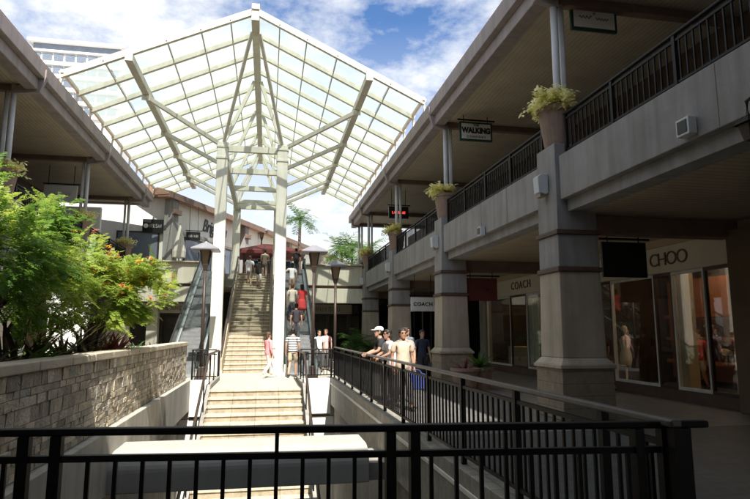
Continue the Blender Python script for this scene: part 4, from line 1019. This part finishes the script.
# red pavilion at the head of the stairs
kp = thing('red_pavilion', 'dark red hip roofed kiosk at the head of the upper stairs', 'kiosk', (.1, 39, ZU))
MB().frustum(.1, 39, 6.62, 6.85, 2.25, 1.9, 2.25, 1.9).frustum(.1, 39, 6.852, 7.45, 2.2, 1.85, .5, .4).build('roof', M['awning'], kp, bevel=.02)
for sx in (-1.7, 1.7):
    for sy in (-1.4, 1.4): MB().box(.1 + sx - .06, .1 + sx + .06, 39 + sy - .06, 39 + sy + .06, ZU, 6.618).build('post', M['bronze'], kp)
MB().box(-1.4, 1.6, 38.3, 39.7, ZU, 5.95).build('counter', M['brown'], kp, bevel=.02)
MB().box(-1.3, 1.5, 40.0, 40.1, ZU + .6, 6.5).build('back_panel', mat('blue_panel', (.05, .16, .36), .6), kp)
railing('railing', 'iron railing along the upper level beside the head of the right escalator', (2.1, 33.6, ZU), (2.1, 36.4, ZU), 1.0, [.05, 1.4, 2.75], .14, rail_m='black')

# tall hotel tower far behind
tw = thing('tower_block', 'white high rise tower with dark window strips, far behind the left roof', 'building', (-65.5, 206, ZL))
MB().box(-82, -51.8, 200, 214, ZL, 97).build('body', M['tower'], tw)
MB().box(-82.5, -51.2, 199.4, 214.5, 99.6, 100.6).build('roof', M['tower'], tw)
MB().box(-81, -53, 201, 213, 97.02, 99.58).build('penthouse', M['towerwin'], tw)
for j, z in enumerate((93.2, 88.6, 84.0, 79.4, 74.8)):
    for k in range(8):
        x = -81 + k * 3.6; f = MB().box(x, x + 3.0, 199.7, 199.99, z, z + 2.3).build('window', M['towerwin'], tw)
for z in (95.9, 91.3, 86.7, 82.1, 77.5, 72.9):
    MB().box(-82.3, -51.5, 199.2, 199.98, z, z + .7).build('balcony_slab', M['tower'], tw)

# ================================================================== PEOPLE
def rod(p, q, t): return Vector(p).lerp(Vector(q), t)
def skin_mesh(name, verts, edges, radii, m, parent=None, sub=1, loc=(0, 0, 0), rz=0):
    me = bpy.data.meshes.new(name); me.from_pydata([tuple(v) for v in verts], edges, []); o = bpy.data.objects.new(name, me); COL.objects.link(o)
    sk = o.modifiers.new('skin', 'SKIN'); sk.use_smooth_shade = True; sk.branch_smoothing = .6
    for i, r in enumerate(radii):
        sv = me.skin_vertices[0].data[i]; sv.radius = r if isinstance(r, tuple) else (r, r); sv.use_root = (i == 0)
    if sub: ss = o.modifiers.new('sub', 'SUBSURF'); ss.levels = sub; ss.render_levels = sub
    bpy.context.view_layer.update()
    m2 = bpy.data.meshes.new_from_object(o.evaluated_get(bpy.context.evaluated_depsgraph_get())); bpy.data.objects.remove(o); bpy.data.meshes.remove(me)
    m2.name = name; m2.materials.clear(); m2.materials.append(m)
    for p in m2.polygons: p.use_smooth = True
    o = bpy.data.objects.new(name, m2); COL.objects.link(o); o.location = loc; o.rotation_euler = (0, 0, rz)
    if parent: o.parent = parent
    return o
HEAD_RINGS = [(-.120, .010, .060, .012, .026), (-.110, .034, .050, .040, .056), (-.088, .050, .030, .064, .074), (-.066, .057, .016, .078, .082), (-.050, .061, .008, .084, .086), (-.036, .064, .003, .088, .090), (-.020, .067, 0, .090, .093),
              (-.004, .070, 0, .089, .096), (.012, .072, 0, .087, .099), (.030, .074, 0, .092, .101), (.052, .074, -.002, .091, .101), (.076, .069, -.005, .082, .095), (.098, .055, -.009, .064, .077), (.113, .032, -.012, .038, .046), (.120, .006, -.013, .007, .009)]
NOSE = {-.036: .016, -.020: .027, -.004: .018, .012: .009}
def head_grid(off=None, n=32):
    """rings from chin to crown, front is +Y; off(z, a) moves a vertex outwards"""
    vs, fs = [], []
    for z, rx, cy, rf, rb in HEAD_RINGS:
        for j in range(n):
            a = 2 * math.pi * j / n; ca, sa = math.cos(a), math.sin(a); x, y = rx * ca, cy + (rf if sa > 0 else rb) * sa
            k = off(z, a) if off else 0.0
            if off is None:
                da = abs(math.degrees(a) - 90)
                if z in NOSE: y += NOSE[z] * (1 if da < 2 else .38 if da < 13 else 0)
                if z in (.012, -.004) and 15 < da < 30: k -= .007
                if abs(z) < .037 and abs(abs(abs(math.degrees(a) - 90) - 98)) < 12: k += .016
            vs.append(Vector((x + ca * k, y + sa * k, z + (k * .6 if z > .09 else 0))))
    m = len(HEAD_RINGS)
    for i in range(m - 1):
        for j in range(n): fs.append((i * n + j, i * n + (j + 1) % n, (i + 1) * n + (j + 1) % n, (i + 1) * n + j))
    fs.append(tuple(reversed(range(n)))); fs.append(tuple((m - 1) * n + j for j in range(n)))
    return vs, fs
def hairline(a):
    da = abs(math.degrees(a) - 90); da = min(da, 360 - da)
    for lim, z in ((32, .066), (52, .060), (72, .022), (88, -.004), (112, -.002), (180, -.078)):
        if da <= lim: return z
def person(label, loc, rz, H=1.70, arms=None, legs=None, lean=0.0, shirt=(.5, .5, .5), bottom=(.1, .1, .12), sleeve='short', leg='long', hair='short',
           haircol='hair', skin='skin', cap=None, shoe='shoe', build=1.0, shirtmat=None, headturn=0.0, group=None):
    """figure facing local +Y, feet on loc; arms/legs give joint targets in metres for a 1.70 m body"""
    s = H / 1.70; arms = arms or {}; legs = legs or {}
    V, E_, RR = [], [], []
    def v(p, r, par=None):
        V.append(Vector(p) * s); RR.append(tuple(x * s for x in r) if isinstance(r, tuple) else r * s)
        if par is not None: E_.append((par, len(V) - 1))
        return len(V) - 1
    ly = lean
    B = build
    pel = v((0, 0, .94), (.118 * B, .095 * B)); sp_ = v((0, .3 * ly, 1.12), (.110 * B, .086 * B), pel); ch = v((0, .75 * ly, 1.31), (.145 * B, .105 * B), sp_)
    nb_ = v((0, .95 * ly, 1.435), (.075, .065), ch); nk = v((0, 1.1 * ly + .01, 1.50), (.062, .066), nb_)
    hx = math.sin(headturn) * .02
    skull = v((0, 1.15 * ly + .018, 1.545), (.056, .060), nk)
    d = Vector((math.sin(headturn), math.cos(headturn), 0)); sd = Vector((d.y, -d.x, 0)); hc = Vector((0, 1.2 * ly + .012, 1.60))
    chest_pos = Vector((0, .75 * ly, 1.31)); J = {}
    for sg, nm in ((-1, 'l'), (1, 'r')):
        sh = Vector((.175 * B * sg, .9 * ly, 1.395)); a = arms.get(nm, (Vector((.23 * sg, .9 * ly - .02, 1.12)), Vector((.25 * sg, .9 * ly + .06, .87))))
        el, wr = Vector(a[0]), Vector(a[1]); J['sh' + nm], J['el' + nm], J['wr' + nm] = sh, el, wr
        i = v(rod(chest_pos, sh, .55) + Vector((0, 0, .03)), .075 * B, ch); i = v(sh, .058, i); i = v(rod(sh, el, .5), .050, i); i = v(el, .041, i); i = v(rod(el, wr, .4), .040, i); i = v(wr, .027, i)
        f = (wr - el).normalized(); palm = wr + f * .055; i = v(palm, (.036, .020), i)
        side = f.cross(Vector((sg, 0, 0))); side = side.normalized() if side.length > .1 else Vector((0, 1, 0))
        inn = Vector((-sg, 0, 0)); inn = (inn - f * inn.dot(f)).normalized()
        for k, (o_, L) in enumerate(((-.027, .066), (-.009, .078), (.009, .074), (.027, .058))):
            b = palm + side * o_ + f * .035; j = v(b, .0095, i); j = v(b + f * L * .5 + inn * .008, .0088, j); v(b + f * L * .9 + inn * .03, .0078, j)
        b = palm + side * -.034 - f * .015; j = v(b, .011, i); v(b + f * .045 + side * -.018 + inn * .018, .0085, j)
        hp = Vector((.088 * sg * B, 0, .89)); g = legs.get(nm, (Vector((.095 * sg, .02, .50)), Vector((.10 * sg, -.02, .085))))
        kn, an = Vector(g[0]), Vector(g[1]); J['hp' + nm], J['kn' + nm], J['an' + nm] = hp, kn, an
        i = v(hp, .088 * B, pel); i = v(rod(hp, kn, .5), .076 * B, i); i = v(kn, .054, i); i = v(rod(kn, an, .35), .053, i); i = v(an, .036, i)
        i = v(an + Vector((0, .06, -.045)), .034, i); v(an + Vector((0, .15, -.055)), .028, i)
    body = skin_mesh('person', V, E_, RR, M[skin], None, 1, loc, rz); body['label'] = label; body['category'] = 'person'
    Rh = Matrix.Rotation(-headturn, 3, 'Z')
    hv, hf = head_grid(); bm = bmesh.new(); bm.from_mesh(body.data); nv = [bm.verts.new((Rh @ q + hc) * s) for q in hv]
    for f_ in hf:
        ff = bm.faces.new([nv[k] for k in f_]); ff.smooth = True
    bmesh.ops.recalc_face_normals(bm, faces=bm.faces); bm.to_mesh(body.data); bm.free()
    if group: body['group'] = group
    # clothes follow the same joints a little wider
    def garment(name, chains, m):
        VV, EE, R2 = [], [], []
        for ci, chn in enumerate(chains):
            prev = None
            for p, r, *link in chn:
                VV.append(Vector(p) * s); R2.append(tuple(x * s for x in r) if isinstance(r, tuple) else r * s)
                if prev is not None: EE.append((prev, len(VV) - 1))
                elif link: EE.append((link[0], len(VV) - 1))
                prev = len(VV) - 1
        return skin_mesh(name, VV, EE, R2, m, body, 1)
    g_ = .017
    tor = [(Vector((0, 0, .80)), (.172 * B, .140 * B)), (Vector((0, .15 * ly, .96)), (.165 * B, .132 * B)), (Vector((0, .3 * ly, 1.13)), (.160 * B, .126 * B)), (chest_pos, (.158 * B, .120 * B)), (Vector((0, .93 * ly, 1.44)), (.108, .092)), (Vector((0, 1.0 * ly, 1.468)), (.085, .078))]
    ch_ = [tor]
    for nm in ('l', 'r'):
        sh, el, wr = J['sh' + nm], J['el' + nm], J['wr' + nm]
        base = [(rod(chest_pos, sh, .55) + Vector((0, 0, .035)), .096 * B, 3), (sh, .078), (rod(sh, el, .5), .068)]
        if sleeve == 'long': base += [(el, .054), (rod(el, wr, .5), .048), (rod(el, wr, .92), .040)]
        elif sleeve == 'short': base += [(rod(sh, el, .75), .062)]
        else: base = base[:2]
        ch_.append(base)
    garment('shirt', ch_, shirtmat or cloth(shirt))
    if leg == 'skirt':
        MB().lathe([(.155 * s, 1.0 * s), (.19 * s, .88 * s), (.23 * s, .62 * s), (.24 * s, .5 * s), (.22 * s, .5 * s), (.16 * s, .9 * s)], (0, 0, 0), 18).build('skirt', cloth(bottom), body, rel=False, smooth=True)
    else:
        lo = [[(Vector((0, 0, 1.04)), (.142 * B, .115 * B)), (Vector((0, 0, .92)), (.148 * B, .12 * B))]]
        for nm in ('l', 'r'):
            hp, kn, an = J['hp' + nm], J['kn' + nm], J['an' + nm]
            c = [(hp, .104 * B, 1), (rod(hp, kn, .5), .094 * B), (kn, .072)]
            if leg == 'long': c += [(rod(kn, an, .4), .068), (rod(kn, an, .95), .056)]
            elif leg == 'shorts': c[2] = (rod(hp, kn, .95), .084)
            lo.append(c)
        garment('trousers' if leg == 'long' else 'shorts', lo, cloth(bottom))
    Rm = Rh
    hb = MB(); hv, hf = head_grid(lambda z, a: .013 + .003 * math.sin(a * 5 + z * 60) if z > hairline(a) else -.012)
    hb.add([(Rh @ q + hc) * s for q in hv], hf)
    if hair == 'long':
        hb.ellipsoid((hc - d * .070 + Vector((0, 0, -.055))) * s, .078 * s, .045 * s, .14 * s, 14, 8, Rm)
    hb.build('hair', M[haircol], body, rel=False, smooth=True)
    for sg in (-1, 1):
        MB().ellipsoid((hc + d * .079 + sd * .030 * sg + Vector((0, 0, .006))) * s, .012 * s, .007 * s, .0075 * s, 10, 6).build('eye', M['eye'], body, rel=False, smooth=True)
        MB().ellipsoid((hc + d * .087 + sd * .032 * sg + Vector((0, 0, .029))) * s, .018 * s, .007 * s, .0045 * s, 10, 6, Rm).build('eyebrow', M[haircol], body, rel=False, smooth=True)
    MB().ellipsoid((hc + d * .090 + Vector((0, 0, -.056))) * s, .023 * s, .008 * s, .0075 * s, 10, 6, Rm).build('mouth', M['lip'], body, rel=False, smooth=True)
    for nm in ('l', 'r'):
        an = J['an' + nm]; MB().ellipsoid((an + Vector((0, .065, -.045))) * s, .046 * s, .128 * s, .042 * s, 12, 8).build('shoe', M[shoe], body, rel=False, smooth=True)
    if cap:
        cb = MB(); hv, hf = head_grid(lambda z, a: .020 if z > (.045 if math.sin(a) > -.2 else .02) else -.012); cb.add([(Rh @ q + hc + Vector((0, 0, .006))) * s for q in hv], hf)
        cb.ellipsoid((hc + d * .125 + Vector((0, 0, .052))) * s, .066 * s, .070 * s, .009 * s, 14, 6, Rm)
        cb.build('cap', cloth(cap), body, rel=False, smooth=True)
    return body
STRIDE = dict(l=(Vector((-.09, .17, .52)), Vector((-.09, .22, .09))), r=(Vector((.09, .02, .50)), Vector((.09, -.26, .14))))
STRIDE2 = dict(r=(Vector((.09, .17, .52)), Vector((.09, .22, .09))), l=(Vector((-.09, .02, .50)), Vector((-.09, -.26, .14))))
CLIMB = dict(l=(Vector((-.09, .28, .68)), Vector((-.09, .26, .26))), r=(Vector((.09, .05, .48)), Vector((.09, -.05, .085))))
def on_rail(zr, reach=.42, sgx=.16):
    return dict(l=(Vector((-.24, .18, 1.16)), Vector((-sgx, reach, zr))), r=(Vector((.24, .18, 1.16)), Vector((sgx, reach, zr))))
FC, FL, FAWAY, FRT = R(180), R(90), 0.0, R(-90)      # facing the camera, -X, away, +X
person('man in a pale peach shirt walking behind the long railing, holding a blue bag', (2.82, 11.9, 0), R(190), 1.66, legs=STRIDE, shirt=(.58, .45, .33), bottom=(.10, .095, .10), skin='skin_tan', build=1.12)
bag = thing('shopping_bag', 'blue shopping bag held by the man in the peach shirt', 'bag', (3.10, 11.78, .42))
MB().frustum(3.10, 11.78, .42, .74, .15, .06, .17, .07).build('sack', cloth((.045, .07, .24)), bag, bevel=.02)
for dy in (-.05, .05): MB().tube([(3.0, 11.78 + dy, .735), (3.04, 11.78 + dy * .3, .80), (3.10, 11.78, .83), (3.16, 11.78 + dy * .3, .80), (3.20, 11.78 + dy, .735)], .009, 6).build('handle', cloth((.05, .07, .2)), bag)
person('person in white cap and black shirt leaning over the long railing', (2.80, 13.75, 0), FL, 1.70, arms=on_rail(1.08, .40), lean=.10, shirt=(.03, .03, .033), bottom=(.09, .09, .10), cap=(.80, .79, .75))
person('woman in white top with dark hair resting on the long railing', (2.84, 12.95, 0), R(100), 1.64, arms=on_rail(1.06, .40), lean=.10, shirt=(.78, .74, .74), bottom=(.04, .04, .05), hair='long', skin='skin_tan')
person('brown haired person standing behind the woman in white at the railing', (3.22, 13.35, 0), R(150), 1.68, shirt=(.30, .27, .24), bottom=(.08, .08, .09), haircol='hairbrown')
person('person in dark blue walking in shade left of the second right column', (4.62, 16.9, 0), R(185), 1.64, legs=STRIDE2, shirt=(.03, .035, .06), bottom=(.03, .03, .035))
person('person in grey shirt walking in shade beside the person in dark blue', (4.22, 17.2, 0), R(175), 1.72, legs=STRIDE, shirt=(.16, .17, .19), bottom=(.06, .065, .07))
person('woman in pink jacket and white trousers walking across the landing', (.06, 20.9, 0), R(-60), 1.58, legs=STRIDE, arms=dict(l=(Vector((-.22, .0, 1.12)), Vector((-.16, .24, 1.10)))), shirt=(.75, .30, .31), sleeve='long', bottom=(.78, .75, .70), hair='long', haircol='hairbrown', shoe='shoelight')
person('man in striped shirt and khaki shorts seen from behind on the landing', (.92, 20.9, 0), R(-12), 1.72, legs=STRIDE2, shirtmat=striped_cloth('striped_fabric', (.75, .73, .70), (.03, .03, .03), .085), bottom=(.50, .44, .31), leg='shorts', build=1.1)
sbg = thing('shopping_bag', 'white paper shopping bag standing on the landing near the right white pole', 'bag', (.56, 21.6, 0))
MB().frustum(.56, 21.6, 0, .42, .17, .09, .18, .10).build('sack', M['white'], sbg, bevel=.006)
for dy in (-.06, .06): MB().tube([(.48, 21.6 + dy, .418), (.50, 21.6 + dy, .52), (.62, 21.6 + dy, .52), (.64, 21.6 + dy, .418)], .006, 6).build('handle', M['tan'], sbg)
person('person in white shirt standing beyond the landing railing between the two lamps', (2.08, 23.4, 0), R(200), 1.66, shirt=(.78, .77, .75), bottom=(.06, .06, .07))
person('person in pink shirt standing by the farther right lamp', (2.48, 24.6, 0), R(160), 1.70, shirt=(.74, .42, .42), bottom=(.12, .11, .11), haircol='hairbrown')
def stairz(y): return math.ceil((y - UY0) / ((UY1 - UY0) / 28) + 1e-6) * ZU / 28
for (x, y, lb, kw) in ((-.52, 31.15, 'person in black shirt and white shorts climbing near the top of the upper stairs', dict(shirt=(.03, .03, .03), bottom=(.7, .68, .64), leg='shorts')),
                       (-1.02, 31.5, 'person in white top climbing beside the one in black on the upper stairs', dict(shirt=(.76, .74, .7), bottom=(.35, .3, .25), leg='shorts', haircol='hairbrown')),
                       (-.22, 32.5, 'person in tan top at the top right of the upper stairs', dict(shirt=(.5, .38, .28), bottom=(.25, .2, .18)))):
    person(lb, (x, y, stairz(y)), R(random.uniform(-8, 8)), 1.66, legs=CLIMB, **kw)
def escz(y): return math.floor((y - 22.6) / (10 / 30)) * ZU / 30 + ZU / 30
for (x, y, lb, kw) in ((1.18, 29.3, 'woman in loose white top riding halfway up the right escalator', dict(shirt=(.80, .78, .76), bottom=(.35, .22, .16), leg='shorts', hair='long', arms=dict(l=(Vector((-.36, .1, 1.2)), Vector((-.42, .25, 1.05)))))),
                       (1.10, 26.6, 'person in cream top riding the right escalator beside the one in red', dict(shirt=(.66, .60, .50), bottom=(.08, .08, .09), haircol='hairbrown')),
                       (1.55, 26.7, 'woman in red dress riding low on the right escalator', dict(shirt=(.62, .05, .05), bottom=(.55, .06, .06), leg='skirt', hair='long')),
                       (1.22, 24.9, 'person in black riding at the foot of the right escalator', dict(shirt=(.035, .03, .035), bottom=(.05, .05, .06))),
                       (1.50, 31.9, 'person in black top at the head of the right escalator', dict(shirt=(.03, .03, .035), bottom=(.06, .06, .07)))):
    person(lb, (x, y, escz(y)), R(random.uniform(-10, 10)), 1.66, **kw)
person('left one of two shoppers at the far end of the right balcony, in black', (6.05, 36.6, ZU), R(95), 1.70, arms=on_rail(.98, .36), shirt=(.03, .03, .035), bottom=(.05, .05, .06))
person('right one of two shoppers at the far end of the right balcony, in dark blue', (6.05, 35.7, ZU), R(85), 1.74, arms=on_rail(.98, .36), shirt=(.04, .045, .07), bottom=(.05, .05, .06), haircol='hairbrown')
person('figure in dark clothes standing in for a reflection in the near shopfront, right of the nearest column', (8.95, 14.3, 0), R(20), 1.72, legs=STRIDE, shirt=(.05, .045, .04), bottom=(.04, .04, .045))  # added figure in place of people mirrored in the shop glass
person('figure in red shirt and pale shorts inside the near shop, standing in for a reflection at the right edge', (11.6, 13.9, 0.012), R(120), 1.62, legs=STRIDE2, shirt=(.5, .05, .06), bottom=(.45, .42, .38), leg='shorts')  # put behind the pane in place of a mirrored shopper

wl_ = thing('wall_lantern', 'dark lantern with pointed hat on an arm at the upper right edge of the picture', 'wall lamp', (5.3, 5.3, 3.6))
MB().frustum(5.3, 5.3, 3.93, 4.02, .12, .12, .03, .03).build('hat', M['black'], wl_, bevel=.006)
MB().frustum(5.3, 5.3, 3.74, 3.925, .04, .04, .075, .075).build('lantern', M['bronze'], wl_)
MB().tube([(5.3, 5.3, 4.03), (5.3, 5.3, 4.2), (5.38, 5.3, 4.26), (5.50, 5.3, 4.26)], .022, 8).build('arm', M['bronze'], wl_)

for x in (PXL, PXRR):
    for dz in (.05, -.42):
        MB().box(x - .245, x + .245, 22.975, 23.425, ZP + dz - .045, ZP + dz + .045).build('collar_plate', M['canopy'], can, bevel=.01)
    bl = MB()
    for sx in (-.24, .24):
        for sy in (-.22, .22): bl.lathe([(.028, .12), (.028, .15)], (x + sx, 23.2 + sy, 0), 6)
    bl.build('bolt', M['steel'], can)
for side in (-1, 1):
    for i, y in enumerate(FR):
        pb = roof_pt(.33, (y if not i else min(y, 34.35)) - (2.2 if i == 0 else 1.6), side, -.45)
        MB().box(pb.x - .14, pb.x + .14, pb.y - .012, pb.y + .012, pb.z - .14, pb.z + .10).build('gusset_plate', M['canopy'], can)
jn = MB()
for x in (-2.1,): jn.box(x - .006, x + .006, PY - .104, PY - .099, -1.19, -.02)
for x in (1.7,): jn.box(x - .006, x + .006, PY - .104, PY - .099, -1.19, -.02)
